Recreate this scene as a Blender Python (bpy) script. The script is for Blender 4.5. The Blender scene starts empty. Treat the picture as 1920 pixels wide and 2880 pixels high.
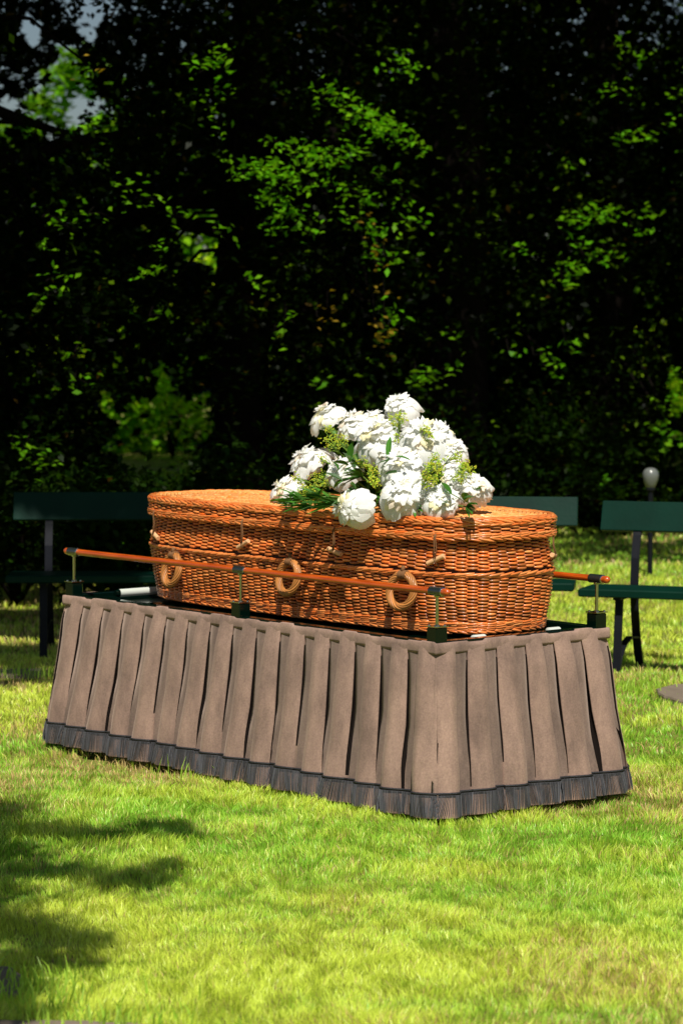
import bpy, math, random
import numpy as np
from math import sin, cos, pi, radians
random.seed(7); rng = np.random.default_rng(7)
S = bpy.context.scene
COL = S.collection
# ------------------------------------------------------------------ camera numbers
FPX, PIT, HC = 7899.6, 0.0655, 1.697
def ray(px, py):
    u = (px-960)/FPX; v = (py-1440)/FPX
    return np.array([u, cos(PIT)-v*sin(PIT), -sin(PIT)-v*cos(PIT)])
def at_y(px, py, Y):
    d = ray(px, py); t = Y/d[1]; return np.array([0, 0, HC])+d*t
def at_z(px, py, Z):
    d = ray(px, py); t = (Z-HC)/d[2]; return np.array([0, 0, HC])+d*t
# ------------------------------------------------------------------ mesh helpers
def np_mesh(name, V, F, tone=None, smooth=True):
    V = np.asarray(V, dtype=np.float32).reshape(-1, 3); F = np.asarray(F, dtype=np.int32)
    me = bpy.data.meshes.new(name)
    n, k = F.shape
    me.vertices.add(len(V)); me.vertices.foreach_set('co', V.ravel())
    me.loops.add(n*k); me.loops.foreach_set('vertex_index', F.ravel())
    me.polygons.add(n); me.polygons.foreach_set('loop_start', np.arange(n, dtype=np.int32)*k)
    me.polygons.foreach_set('loop_total', np.full(n, k, dtype=np.int32))
    me.polygons.foreach_set('use_smooth', np.full(n, smooth, dtype=bool))
    if tone is not None:
        a = me.color_attributes.new('tone', 'FLOAT_COLOR', 'POINT')
        c = np.ones((len(V), 4), dtype=np.float32); tone = np.asarray(tone, dtype=np.float32)
        if tone.ndim == 1: c[:, :3] = tone[:, None]
        else: c[:, :3] = tone
        a.data.foreach_set('color', c.ravel())
    me.update(calc_edges=True)
    return me
def link(name, me, mat, parent=None):
    o = bpy.data.objects.new(name, me)
    if mat: me.materials.clear(); me.materials.append(mat)
    COL.objects.link(o)
    if parent: o.parent = parent
    return o
class MB:
    """collects simple shapes (quads/tris/ngons) into one mesh"""
    def __init__(s): s.v = []; s.f = []; s.t = []
    def add(s, vs, fs, tone=1.0):
        b = len(s.v); s.v += [tuple(map(float, p)) for p in vs]
        s.f += [tuple(b+i for i in f) for f in fs]; s.t += [tone]*len(vs)
    def box(s, x0, x1, y0, y1, z0, z1, ch=0.0):
        if ch <= 0:
            v = [(x0,y0,z0),(x1,y0,z0),(x1,y1,z0),(x0,y1,z0),(x0,y0,z1),(x1,y0,z1),(x1,y1,z1),(x0,y1,z1)]
            s.add(v, [(0,3,2,1),(4,5,6,7),(0,1,5,4),(1,2,6,5),(2,3,7,6),(3,0,4,7)]); return
        def ring(z, i):
            return [(x0+i,y0,z),(x1-i,y0,z),(x1,y0+i,z),(x1,y1-i,z),(x1-i,y1,z),(x0+i,y1,z),(x0,y1-i,z),(x0,y0+i,z)]
        def shr(R, k):
            cx=(x0+x1)/2; cy=(y0+y1)/2
            return [(cx+(p[0]-cx)*(1-k/(abs(x1-x0)/2)), cy+(p[1]-cy)*(1-k/(abs(y1-y0)/2)), p[2]) for p in R]
        R = [shr(ring(z0, ch), ch), ring(z0+ch, ch), ring(z1-ch, ch), shr(ring(z1, ch), ch)]
        v = sum(R, []); f = [tuple(range(7,-1,-1)), tuple(range(24,32))]
        for k in range(3):
            for j in range(8): f.append((k*8+j, k*8+(j+1)%8, (k+1)*8+(j+1)%8, (k+1)*8+j))
        s.add(v, f)
    def tube(s, pts, r, n=10, cap=True, tone=1.0):
        pts = [np.array(p, float) for p in pts]; m = len(pts)
        rs = r if hasattr(r, '__len__') else [r]*m
        T = []
        for i in range(m):
            t = pts[min(i+1, m-1)]-pts[max(i-1, 0)]; T.append(t/(np.linalg.norm(t)+1e-12))
        up = np.array([0, 0, 1.]) if abs(T[0][2]) < .9 else np.array([1., 0, 0])
        A = np.cross(T[0], up); A /= np.linalg.norm(A)
        vs = []
        for i in range(m):
            A = A-T[i]*A.dot(T[i]); A /= np.linalg.norm(A)+1e-12; B = np.cross(T[i], A)
            for k in range(n):
                a = 2*pi*k/n; vs.append(pts[i]+(A*cos(a)+B*sin(a))*rs[i])
        f = []
        for i in range(m-1):
            for k in range(n): f.append((i*n+k, i*n+(k+1)%n, (i+1)*n+(k+1)%n, (i+1)*n+k))
        if cap: f.append(tuple(range(n-1,-1,-1))); f.append(tuple(range((m-1)*n, m*n)))
        s.add(vs, f, tone)
    def strap(s, pts, w, t):
        """flat bar running along pts (in the local y-z plane), width w along x, thickness t"""
        m = len(pts); vs = []
        for i in range(m):
            a = np.array(pts[max(i-1,0)]); b = np.array(pts[min(i+1,m-1)]); d = b-a; d /= np.linalg.norm(d)
            nn = np.cross(d, [1,0,0]); nn /= np.linalg.norm(nn); p = np.array(pts[i])
            for sx, sn in ((-1,-1),(1,-1),(1,1),(-1,1)): vs.append(p+np.array([sx*w/2,0,0])+nn*sn*t/2)
        f = [(3,2,1,0), tuple(range((m-1)*4, m*4))]
        for i in range(m-1):
            for k in range(4): f.append((i*4+k, i*4+(k+1)%4, (i+1)*4+(k+1)%4, (i+1)*4+k))
        s.add(vs, f)
    def build(s, name, mat, parent=None, smooth=False, auto=None):
        me = bpy.data.meshes.new(name); me.from_pydata(s.v, [], s.f)
        a = me.color_attributes.new('tone', 'FLOAT_COLOR', 'POINT')
        for i, t in enumerate(s.t):
            a.data[i].color = (t, t, t, 1) if not hasattr(t, '__len__') else (*t, 1)
        if smooth:
            me.polygons.foreach_set('use_smooth', [True]*len(me.polygons))
            if auto:
                try: me.set_sharp_from_angle(angle=radians(auto))
                except Exception: pass
        me.update()
        return link(name, me, mat, parent)
def empty(name, loc, rz=0):
    o = bpy.data.objects.new(name, None); o.empty_display_size = .1
    COL.objects.link(o); o.location = loc; o.rotation_euler = (0, 0, rz); return o
def tag(o, label=None, cat=None, group=None, kind=None):
    if label: o['label'] = label
    if cat: o['category'] = cat
    if group: o['group'] = group
    if kind: o['kind'] = kind
    return o
def copy_tree(o, parent=None):
    c = o.copy(); COL.objects.link(c)
    if parent: c.parent = parent
    for ch in list(o.children): copy_tree(ch, c)
    return c
# ------------------------------------------------------------------ materials
def mat(name):
    m = bpy.data.materials.new(name); m.use_nodes = True
    nt = m.node_tree; b = nt.nodes['Principled BSDF']; return m, nt, b
def N(nt, typ, **k):
    n = nt.nodes.new(typ)
    for a, v in k.items(): setattr(n, a, v)
    return n
def simple(name, col, rough=.5, metal=0, coat=0, spec=.5, bump=0, bscale=200, var=0, vscale=8, tone=False):
    m, nt, b = mat(name)
    b.inputs['Base Color'].default_value = (*col, 1); b.inputs['Roughness'].default_value = rough
    b.inputs['Metallic'].default_value = metal; b.inputs['Coat Weight'].default_value = coat
    b.inputs['Specular IOR Level'].default_value = spec; b.inputs['Coat Roughness'].default_value = .08
    tc = N(nt, 'ShaderNodeTexCoord'); src = None
    if var:
        nz = N(nt, 'ShaderNodeTexNoise'); nz.inputs['Scale'].default_value = vscale; nz.inputs['Detail'].default_value = 6
        nt.links.new(tc.outputs['Object'], nz.inputs['Vector'])
        mx = N(nt, 'ShaderNodeMix', data_type='RGBA')
        mx.inputs['A'].default_value = (*[c*(1-var) for c in col], 1); mx.inputs['B'].default_value = (*[min(1, c*(1+var)) for c in col], 1)
        nt.links.new(nz.outputs['Fac'], mx.inputs['Factor']); src = mx.outputs['Result']
    if tone:
        at = N(nt, 'ShaderNodeAttribute', attribute_name='tone')
        mm = N(nt, 'ShaderNodeMix', data_type='RGBA', blend_type='MULTIPLY'); mm.inputs['Factor'].default_value = 1
        if src: nt.links.new(src, mm.inputs['A'])
        else: mm.inputs['A'].default_value = (*col, 1)
        nt.links.new(at.outputs['Color'], mm.inputs['B']); src = mm.outputs['Result']
    if src: nt.links.new(src, b.inputs['Base Color'])
    if bump:
        nb = N(nt, 'ShaderNodeTexNoise'); nb.inputs['Scale'].default_value = bscale; nb.inputs['Detail'].default_value = 4
        nt.links.new(tc.outputs['Object'], nb.inputs['Vector'])
        bp = N(nt, 'ShaderNodeBump'); bp.inputs['Strength'].default_value = bump; bp.inputs['Distance'].default_value = .004
        nt.links.new(nb.outputs['Fac'], bp.inputs['Height']); nt.links.new(bp.outputs['Normal'], b.inputs['Normal'])
    return m
def leafmat(name, col, rough=.45, trans=.35, tcol=None, spec=.4):
    m, nt, b = mat(name)
    at = N(nt, 'ShaderNodeAttribute', attribute_name='tone')
    mm = N(nt, 'ShaderNodeMix', data_type='RGBA', blend_type='MULTIPLY'); mm.inputs['Factor'].default_value = 1
    mm.inputs['A'].default_value = (*col, 1); nt.links.new(at.outputs['Color'], mm.inputs['B'])
    nt.links.new(mm.outputs['Result'], b.inputs['Base Color']); b.inputs['Roughness'].default_value = rough
    b.inputs['Specular IOR Level'].default_value = spec
    tr = N(nt, 'ShaderNodeBsdfTranslucent'); m2 = N(nt, 'ShaderNodeMix', data_type='RGBA', blend_type='MULTIPLY')
    m2.inputs['Factor'].default_value = 1; m2.inputs['A'].default_value = (*(tcol or col), 1)
    nt.links.new(at.outputs['Color'], m2.inputs['B']); nt.links.new(m2.outputs['Result'], tr.inputs['Color'])
    ms = N(nt, 'ShaderNodeMixShader'); ms.inputs[0].default_value = trans
    out = nt.nodes['Material Output']
    nt.links.new(b.outputs[0], ms.inputs[1]); nt.links.new(tr.outputs[0], ms.inputs[2]); nt.links.new(ms.outputs[0], out.inputs[0])
    return m
M = {}
M['wicker'] = simple('wicker', (.82, .235, .052), rough=.34, spec=.5, coat=.5, bump=.25, bscale=260, var=.22, vscale=14, tone=True)
M['wicker'].node_tree.nodes['Principled BSDF'].inputs['Coat Roughness'].default_value = .2
M['wicker_in'] = simple('wicker_in', (.045, .010, .003), rough=.7, var=.3)  # dark backing behind the strands: crevice shade put into the colour
M['pale_willow'] = simple('pale_willow', (.50, .20, .05), rough=.45, coat=.2, tone=True, var=.15, vscale=40)
M['peg'] = simple('peg', (.80, .45, .22), rough=.5, var=.2, vscale=60, tone=True)
M['cord'] = simple('cord', (.22, .10, .035), rough=.85, bump=.5, bscale=900, var=.3, vscale=200)
M['green_enamel'] = simple('green_enamel', (.0008, .007, .0045), rough=.10, coat=.2, spec=.3, bump=.05, bscale=30)
M['bench_green'] = simple('bench_green', (.001, .023, .014), rough=.5, coat=.0, spec=.12, bump=.15, bscale=60, var=.35, vscale=6)
M['bench_iron'] = simple('bench_iron', (.006, .007, .011), rough=.55, spec=.18, bump=.3, bscale=120, var=.3)
M['chrome'] = simple('chrome', (.50, .52, .50), rough=.10, metal=1)
M['collar'] = simple('collar', (.02, .024, .024), rough=.16, metal=.0, coat=1)
M['white_nylon'] = simple('white_nylon', (.62, .66, .60), rough=.45)
M['braid'] = simple('braid', (.018, .017, .02), rough=.6, bump=.6, bscale=400)
M['fringe'] = simple('fringe', (.085, .084, .095), rough=.6, tone=True)
M['stone'] = simple('stone', (.20, .155, .11), rough=.85, bump=.8, bscale=60, var=.35, vscale=14)
M['bark'] = simple('bark', (.008, .006, .005), rough=.95, spec=.03, bump=1, bscale=40, var=.5, vscale=10)
M['petal'] = leafmat('petal', (.97, .97, .93), rough=.6, trans=.22, tcol=(.98, .97, .90), spec=.2)
M['leafdark'] = leafmat('leafdark', (.05, .16, .018), rough=.35, trans=.25, tcol=(.07, .22, .01), spec=.5)
M['stem'] = leafmat('stem', (.14, .24, .03), rough=.5, trans=.15)
M['mantle'] = leafmat('mantle', (.66, .76, .05), rough=.6, trans=.25)
M['grass'] = leafmat('grass', (.53, .66, .085), rough=.40, trans=.32, tcol=(.58, .76, .05), spec=.4)
M['foliage'] = leafmat('foliage', (.040, .110, .008), rough=.40, trans=.35, tcol=(.07, .20, .004), spec=.06)
M['lampglass'] = simple('lampglass', (.15, .16, .15), rough=.3, coat=.3, var=.2, vscale=20)
# velvet skirt
m, nt, b = mat('velvet'); M['velvet'] = m
tc = N(nt, 'ShaderNodeTexCoord')
n1 = N(nt, 'ShaderNodeTexNoise'); n1.inputs['Scale'].default_value = 9; n1.inputs['Detail'].default_value = 8; n1.inputs['Roughness'].default_value = .65
mp = N(nt, 'ShaderNodeMapping'); mp.inputs['Scale'].default_value = (1, 1, .45)
nt.links.new(tc.outputs['Object'], mp.inputs['Vector']); nt.links.new(mp.outputs['Vector'], n1.inputs['Vector'])
cr = N(nt, 'ShaderNodeValToRGB')
cr.color_ramp.elements[0].position = .30; cr.color_ramp.elements[0].color = (.185, .124, .100, 1)
cr.color_ramp.elements[1].position = .68; cr.color_ramp.elements[1].color = (.41, .268, .207, 1)
nt.links.new(n1.outputs['Fac'], cr.inputs['Fac'])
n2 = N(nt, 'ShaderNodeTexNoise'); n2.inputs['Scale'].default_value = 160; n2.inputs['Detail'].default_value = 3
nt.links.new(tc.outputs['Object'], n2.inputs['Vector'])
mx = N(nt, 'ShaderNodeMix', data_type='RGBA', blend_type='OVERLAY'); mx.inputs['Factor'].default_value = .35
nt.links.new(cr.outputs['Color'], mx.inputs['A']); nt.links.new(n2.outputs['Fac'], mx.inputs['B'])
nt.links.new(mx.outputs['Result'], b.inputs['Base Color']); b.inputs['Roughness'].default_value = .95
b.inputs['Specular IOR Level'].default_value = .1; b.inputs['Sheen Weight'].default_value = .25; b.inputs['Sheen Roughness'].default_value = .5
b.inputs['Sheen Tint'].default_value = (.8, .6, .5, 1)
bp = N(nt, 'ShaderNodeBump'); bp.inputs['Strength'].default_value = .35; bp.inputs['Distance'].default_value = .006
nt.links.new(n1.outputs['Fac'], bp.inputs['Height']); nt.links.new(bp.outputs['Normal'], b.inputs['Normal'])
M['slot_shade'] = simple('slot_shade', (.012, .009, .008), rough=.95, spec=.02)  # near-black faces inside the pleat slots: fold shade put into the colour
# velvet darkened for the set-back panels of each pleat: recess shade put into colour
m = M['velvet'].copy(); m.name = 'velvet_shaded'; M['velvet_shaded'] = m
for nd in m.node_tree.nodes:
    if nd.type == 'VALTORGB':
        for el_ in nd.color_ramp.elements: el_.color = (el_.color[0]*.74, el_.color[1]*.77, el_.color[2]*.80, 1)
# varnished rail
m, nt, b = mat('rail_wood'); M['rail_wood'] = m
tc = N(nt, 'ShaderNodeTexCoord'); mp = N(nt, 'ShaderNodeMapping'); mp.inputs['Scale'].default_value = (3, 60, 60)
nz = N(nt, 'ShaderNodeTexNoise'); nz.inputs['Scale'].default_value = 3; nz.inputs['Detail'].default_value = 6
nt.links.new(tc.outputs['Object'], mp.inputs['Vector']); nt.links.new(mp.outputs['Vector'], nz.inputs['Vector'])
cr = N(nt, 'ShaderNodeValToRGB'); cr.color_ramp.elements[0].position = .3; cr.color_ramp.elements[0].color = (.34, .040, .004, 1)
cr.color_ramp.elements[1].position = .7; cr.color_ramp.elements[1].color = (.72, .125, .010, 1)
nt.links.new(nz.outputs['Fac'], cr.inputs['Fac']); nt.links.new(cr.outputs['Color'], b.inputs['Base Color'])
b.inputs['Roughness'].default_value = .3; b.inputs['Coat Weight'].default_value = .8; b.inputs['Coat Roughness'].default_value = .1
# soil / thatch under the lawn
m, nt, b = mat('lawn_soil'); M['soil'] = m
tc = N(nt, 'ShaderNodeTexCoord')
nz = N(nt, 'ShaderNodeTexNoise'); nz.inputs['Scale'].default_value = 1.6; nz.inputs['Detail'].default_value = 10
nt.links.new(tc.outputs['Object'], nz.inputs['Vector'])
cr = N(nt, 'ShaderNodeValToRGB'); cr.color_ramp.elements[0].position = .35; cr.color_ramp.elements[0].color = (.17, .22, .025, 1)
cr.color_ramp.elements[1].position = .7; cr.color_ramp.elements[1].color = (.28, .23, .08, 1)
nt.links.new(nz.outputs['Fac'], cr.inputs['Fac']); nt.links.new(cr.outputs['Color'], b.inputs['Base Color'])
nb = N(nt, 'ShaderNodeTexNoise'); nb.inputs['Scale'].default_value = 60; nb.inputs['Detail'].default_value = 5
nt.links.new(tc.outputs['Object'], nb.inputs['Vector'])
bp = N(nt, 'ShaderNodeBump'); bp.inputs['Strength'].default_value = 1; bp.inputs['Distance'].default_value = .02
nt.links.new(nb.outputs['Fac'], bp.inputs['Height']); nt.links.new(bp.outputs['Normal'], b.inputs['Normal'])
b.inputs['Roughness'].default_value = .95; b.inputs['Specular IOR Level'].default_value = .1

# ------------------------------------------------------------------ trolley frame (local x toward the near right corner, y away)
LT, WT, HP = 2.2133, .7641, .62
TC = (-.0803, 10.6847); TROT = radians(-50.59)
cT, sT = cos(TROT), sin(TROT)
def to_local(P):
    x, y = P[0]-TC[0], P[1]-TC[1]; return np.array([x*cT+y*sT, -x*sT+y*cT, P[2]])
def px_w(px, py, w):
    """local point where the view ray of a pixel meets the plane local y = w"""
    o = to_local((0, 0, HC)); d = ray(px, py); dl = np.array([d[0]*cT+d[1]*sT, -d[0]*sT+d[1]*cT, d[2]])
    t = (w-o[1])/dl[1]; return o+dl*t
def px_x(px, py, xx):
    o = to_local((0, 0, HC)); d = ray(px, py); dl = np.array([d[0]*cT+d[1]*sT, -d[0]*sT+d[1]*cT, d[2]])
    t = (xx-o[0])/dl[0]; return o+dl*t
def px_z(px, py, Z): return to_local(at_z(px, py, Z))
hx, hy = LT/2, WT/2
bier = empty('coffin_trolley', (TC[0], TC[1], 0), TROT)
tag(bier, 'dark green coffin trolley with wooden rails and pleated brown velvet skirt', 'coffin trolley')
# platform tray
mb = MB(); e = .022
mb.box(-hx-e, hx+e, -hy-e, hy+e, HP-.05, HP-.012)
for (x0, x1, y0, y1) in ((-hx-e, hx+e, -hy-e-.001, -hy+.018), (-hx-e, hx+e, hy-.018, hy+e+.001), (-hx-e-.001, -hx+.018, -hy+.019, hy-.019), (hx-.018, hx+e+.001, -hy+.019, hy-.019)):
    mb.box(x0, x1, y0, y1, HP-.048, HP+.004, .003)
mb.build('platform', M['green_enamel'], bier)
# inner frame of the trolley below the skirt
mb = MB()
for sx in (-1, 1):
    for sy in (-1, 1): mb.box(sx*(hx-.12)-.02, sx*(hx-.12)+.02, sy*(hy-.06)-.02, sy*(hy-.06)+.02, .06, HP-.05)
mb.box(-hx+.1, hx-.1, -hy+.05, -hy+.08, .12, .16); mb.box(-hx+.1, hx-.1, hy-.08, hy-.05, .12, .16)
mb.build('undercarriage', M['bench_iron'], bier)
# rollers / bumpers
rl = MB()
p0 = px_z(335, 1668, HP+.012); p1 = p0+np.array([0, .46, 0]); rl.tube([p0, p1], .016, 16)
r = rl.build('roller', M['white_nylon'], bier, True, 40)
rc = MB(); rc.tube([p0-np.array([0, .018, 0]), p0-np.array([0, .001, 0])], [.012, .0165], 16); rc.build('roller_cap', M['green_enamel'], r, True, 40)
for (px, py) in ((1345, 1800), (1555, 1779)):
    p = px_x(px, py-4, hx-.055); q = MB()
    q.tube([p+np.array([0, -.03, 0]), p+np.array([0, -.026, 0]), p+np.array([0, .026, 0]), p+np.array([0, .03, 0])], [.009, .0145, .0145, .009], 14)
    q.build('bumper', M['white_nylon'], bier, True, 40)
p = px_z(436, 1700, HP-.008); q = MB(); q.tube([p, p+np.array([0, 0, .004]), p+np.array([0, 0, .008])], [.03, .03, .024], 20); q.build('pin_plate', M['chrome'], bier, True, 40)
# stanchions and rails
HR = .1755
def stanchion(x, y):
    m1 = MB(); m1.box(x-.026, x+.026, y-.026, y+.026, HP-.006, HP+.052, .003); b_ = m1.build('stanchion_block', M['green_enamel'], bier)
    m2 = MB(); m2.box(x-.028, x+.028, y-.028, y+.028, HP+.0535, HP+.057)
    for sx in (-1, 1):
        for sy in (-1, 1): m2.tube([(x+sx*.019, y+sy*.019, HP+.057), (x+sx*.019, y+sy*.019, HP+.060), (x+sx*.019, y+sy*.019, HP+.0625)], [.0048, .0045, .002], 10)
    m2.build('cap_plate', M['chrome'], b_, True, 35)
    m3 = MB(); m3.tube([(x, y, HP+.057), (x, y, HP+.061), (x, y, HP+.062), (x, y, HP+HR-.02), (x, y, HP+HR-.018), (x, y, HP+HR-.012)], [.010, .010, .0058, .0058, .011, .012], 16)
    m3.build('post', M['chrome'], bier, True, 35)
    m4 = MB(); m4.tube([(x-.030, y, HP+HR), (x-.029, y, HP+HR), (x+.029, y, HP+HR), (x+.030, y, HP+HR)], [.0145, .0165, .0165, .0145], 24)
    c_ = m4.build('collar', M['collar'], bier, True, 30)
    for sx in (-1, 1):
        m5 = MB(); m5.tube([(x+sx*.0302, y, HP+HR), (x+sx*.0315, y, HP+HR), (x+sx*.033, y, HP+HR)], [.0162, .0164, .0135], 24)
        m5.build('ring', M['chrome'], c_, True, 30)
for y in (-hy, hy):
    for x in (-hx, 0, hx): stanchion(x, y)
    m1 = MB(); m1.tube([(-hx, y, HP+HR), (-hx*.5, y, HP+HR), (0, y, HP+HR), (hx*.5, y, HP+HR), (hx, y, HP+HR)], .0125, 20)
    rr = m1.build('rail', M['rail_wood'], bier, True, 50)
    for sx in (-1, 1):
        m2 = MB(); X = [sx*(hx+d) for d in (.0305, .040, .048, .056, .062, .066)]
        m2.tube([(x, y, HP+HR) for x in X], [.0128, .0128, .0138, .0125, .008, .0015], 20); m2.build('rail_knob', M['rail_wood'], rr, True, 60)

# ---- pleated skirt
rs = random.Random(3)
def skirt_base(off, u):
    """point and outward normal on rounded rectangle, u in [0,4): one unit per side, starts at A(-hx,-hy) heading +x"""
    return None
ZT, ZB, ZF = HP-.006, .030, .112
NP_L, NP_W = 16, 6
def prof(side, k, j, t, rnd):
    """(du as a fraction of the pitch, outward v) of profile vertex j at height parameter t (0 top..1 hem)"""
    a = rnd
    top = [(0.0,-.020),(.028,-.016),(.038,.002),(.30,.0040),(.440,.0045),(.448,.0120),(.462,.0135),(.66,.0110),(.84,.0080),(.985,.0050),(.990,.002),(.950,-.008),(.92,-.018),(.965,-.020)]
    mid = [(0.0,-.022),(.034,-.018),(.046,-.001),(.26,.004),(.425,.0055),(.430,.0215),(.450,.0275),(.64,.0240),(.82,.0165),(.965,.0075),(.978,.003),(.930,-.008),(.90,-.018),(.95,-.024)]
    bot = [(0.0,.011),(.015,.0105),(.05,.009),(.20,.006),(.350,.007),(.365,.030),(.385,.037),(.52,.040),(.68,.034),(.84,.024),(.93,.018),(.95,.0160),(.965,.0145),(.985,.0125)]
    def L(A, B, q): return (A[0]+(B[0]-A[0])*q, A[1]+(B[1]-A[1])*q)
    if t < .5: q = t/.5; r_ = L(top[j], mid[j], q)
    else:
        q = (t-.5)/.5; q = min(1, max(0, (q-.15*a)/(.75))) ; q = q*q*(3-2*q); r_ = L(mid[j], bot[j], q)
    return r_
NJ = 14; RND = {}; _r = random.Random(31); TCL = {(a, b): _r.uniform(.66, 1.05) for a in range(4) for b in range(18)}
def skirt_grid(zs, extra=0.0):
    cols = []   # each: list over zs of 3D points
    sides = [((-hx,-hy),(1,0),(0,-1),LT,NP_L,False), ((hx,-hy),(0,1),(1,0),WT,NP_W,True), ((hx,hy),(-1,0),(0,1),LT,NP_L,True), ((-hx,hy),(0,-1),(-1,0),WT,NP_W,False)]
    r0 = random.Random(11)
    for si, (o, d, n, Ln, npl, flip) in enumerate(sides):
        for k in range(npl):
            rnd = r0.uniform(-1, 1); RND[(si, k)] = rnd; dp = r0.uniform(.75, 1.25); sh = r0.uniform(-.10, .10); wv = r0.uniform(0, 6.28)
            js = range(NJ)
            for j in js:
                jj = NJ-1-j if flip else j
                col = []
                for z in zs:
                    t = (ZT-z)/(ZT-ZB)
                    f, v = prof(si, k, jj, min(1, max(0, t)), rnd)
                    tc = TCL[(si, (k+(1 if jj >= 9 else 0)) if not flip else (k if jj >= 9 else k+1))]
                    w_ = max(0., min(1., (tc-t)/.40))*min(1., .45+t*3)
                    vs_ = .0115+.004*t
                    if jj <= 2: f = f*w_+(0.0, .006, .016)[jj]*(1-w_); v = v*w_+vs_*(1-w_)
                    elif jj >= 10: f = 1-(1-f)*w_-(.010, .007, .005, .003)[jj-10]*(1-w_); v = v*w_+vs_*(1-w_)
                    elif jj == 9: f = f*w_+.987*(1-w_); v = v*w_+(vs_+.0015)*(1-w_)
                    if flip: f = 1-f
                    v = v*(1+(dp-1)*min(1, t*2)); f2 = f+sh*t*t*(1 if .1 < f < .9 else .6)
                    v += .004*sin(wv+t*5+f*3)*t
                    off = .022+.012*min(1, t*6)+.055*t**1.25+.004*sin(t*3.0)
                    s_ = (k+f2)/npl                     # 0..1 along the side
                    # flare: the side grows with the offset, corners rounded
                    ex = off*(2*s_-1)
                    px = o[0]+d[0]*(s_*Ln+ex)+n[0]*(off+v+extra); py = o[1]+d[1]*(s_*Ln+ex)+n[1]*(off+v+extra)
                    # round the corners a little: pull toward the diagonal
                    ce = min(s_, 1-s_)*Ln; R = .05+.05*t
                    if ce < R:
                        q = (1-ce/R)**2; px -= n[0]*q*R*.22; py -= n[1]*q*R*.22
                    col.append((px, py, z))
                cols.append(col)
    return cols
zs = [ZT, ZT-.004, ZT-.012, ZT-.030, ZT-.033, ZT-.040]+[ZT-.06-.0225*i for i in range(18)]+[.125, .112, .09, .06, ZB]
cols = skirt_grid(zs); nc, nz_ = len(cols), len(zs)
V = np.array(cols); idx = np.arange(nc*nz_).reshape(nc, nz_)
# header tape: pinched seam between z rows 3-5
F = []
for i in range(nc):
    i2 = (i+1) % nc
    for j in range(nz_-1): F.append((idx[i, j], idx[i, j+1], idx[i2, j+1], idx[i2, j]))
for i in range(nc):
    c = V[i].mean(axis=0); nrm = np.array([V[i, 3, 0], V[i, 3, 1], 0.0])
me = np_mesh('skirt', V, F); sk = link('skirt', me, M['velvet'], bier); me.materials.append(M['slot_shade']); me.materials.append(M['velvet_shaded'])
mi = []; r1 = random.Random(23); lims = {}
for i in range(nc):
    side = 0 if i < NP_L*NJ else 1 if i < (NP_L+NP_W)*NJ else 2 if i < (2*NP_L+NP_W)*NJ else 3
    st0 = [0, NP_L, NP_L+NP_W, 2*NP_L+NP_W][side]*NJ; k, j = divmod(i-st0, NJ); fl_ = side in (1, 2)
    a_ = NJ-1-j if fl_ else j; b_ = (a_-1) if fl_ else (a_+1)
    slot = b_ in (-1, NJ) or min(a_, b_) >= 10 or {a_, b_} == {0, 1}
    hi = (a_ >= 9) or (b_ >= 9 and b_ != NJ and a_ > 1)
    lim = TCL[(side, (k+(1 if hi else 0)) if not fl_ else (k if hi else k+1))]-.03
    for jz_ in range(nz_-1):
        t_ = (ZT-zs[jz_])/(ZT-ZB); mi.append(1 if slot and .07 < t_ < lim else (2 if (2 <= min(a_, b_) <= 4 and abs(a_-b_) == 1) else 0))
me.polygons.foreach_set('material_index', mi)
# header band: a tuck-pleated tape round the top, slightly proud
def perim_pts(off, z, npl_off=0, step=.01, wob=None):
    pts = []
    for (o, d, n, Ln) in (((-hx,-hy),(1,0),(0,-1),LT), ((hx,-hy),(0,1),(1,0),WT), ((hx,hy),(-1,0),(0,1),LT), ((-hx,hy),(0,-1),(-1,0),WT)):
        m_ = int(Ln/step)
        for i in range(m_):
            s_ = i/m_; pts.append((o, d, n, Ln, s_))
    return pts
PP = perim_pts(0, 0); hb = []; zb = [ZT+.006, ZT+.0058, ZT+.0045, ZT-.012, ZT-.024, ZT-.0325, ZT-.0335]
for (o, d, n, Ln, s_) in PP:
    ph = (s_*Ln/.069) % 1.0; kk = int(s_*Ln/.069)
    tuck = .0045*(ph if ph < .93 else 0) if kk % 2 == 0 else .002*(1-ph)
    jz = .0030*sin(kk*2.3)+.0022*sin(kk*5.1)
    col = []
    for j, z in enumerate(zb):
        off = .0235+[-.004, .0085, .0098, .0108, .0110, .0105, .0060][j]+tuck*[0, .8, 1, 1, 1, .7, 0][j]
        ex = off*(2*s_-1)
        col.append((o[0]+d[0]*(s_*Ln+ex)+n[0]*off, o[1]+d[1]*(s_*Ln+ex)+n[1]*off, z+jz*[1, 1, .8, .2, 0, 0, 0][j]))
    hb.append(col)
V2 = np.array(hb); n2_, m2_ = V2.shape[:2]; id2 = np.arange(n2_*m2_).reshape(n2_, m2_)
F2 = [(id2[i, j], id2[i, j+1], id2[(i+1) % n2_, j+1], id2[(i+1) % n2_, j]) for i in range(n2_) for j in range(m2_-1)]
link('header_band', np_mesh('header_band', V2, F2, smooth=True), M['velvet'], sk)
# braid line and fringe cords following the hem profile
def hem_path(z, extra):
    c = skirt_grid([z], extra); return [np.array(q[0]) for q in c]
P1 = hem_path(ZF+.001, .004)
mb = MB()
def rope_closed(mb, P, r, dz):
    pts = [p+np.array([0, 0, dz]) for p in P]+[P[0]+np.array([0, 0, dz])]
    mb.tube(pts, r, 6, cap=False)
rope_closed(mb, P1, .0042, .0); rope_closed(mb, P1, .0028, -.0075)
mb.build('braid', M['braid'], sk, True)
top = np.array(hem_path(ZF-.005, .006)); botm = np.array(hem_path(ZB+.004, .009))
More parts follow.
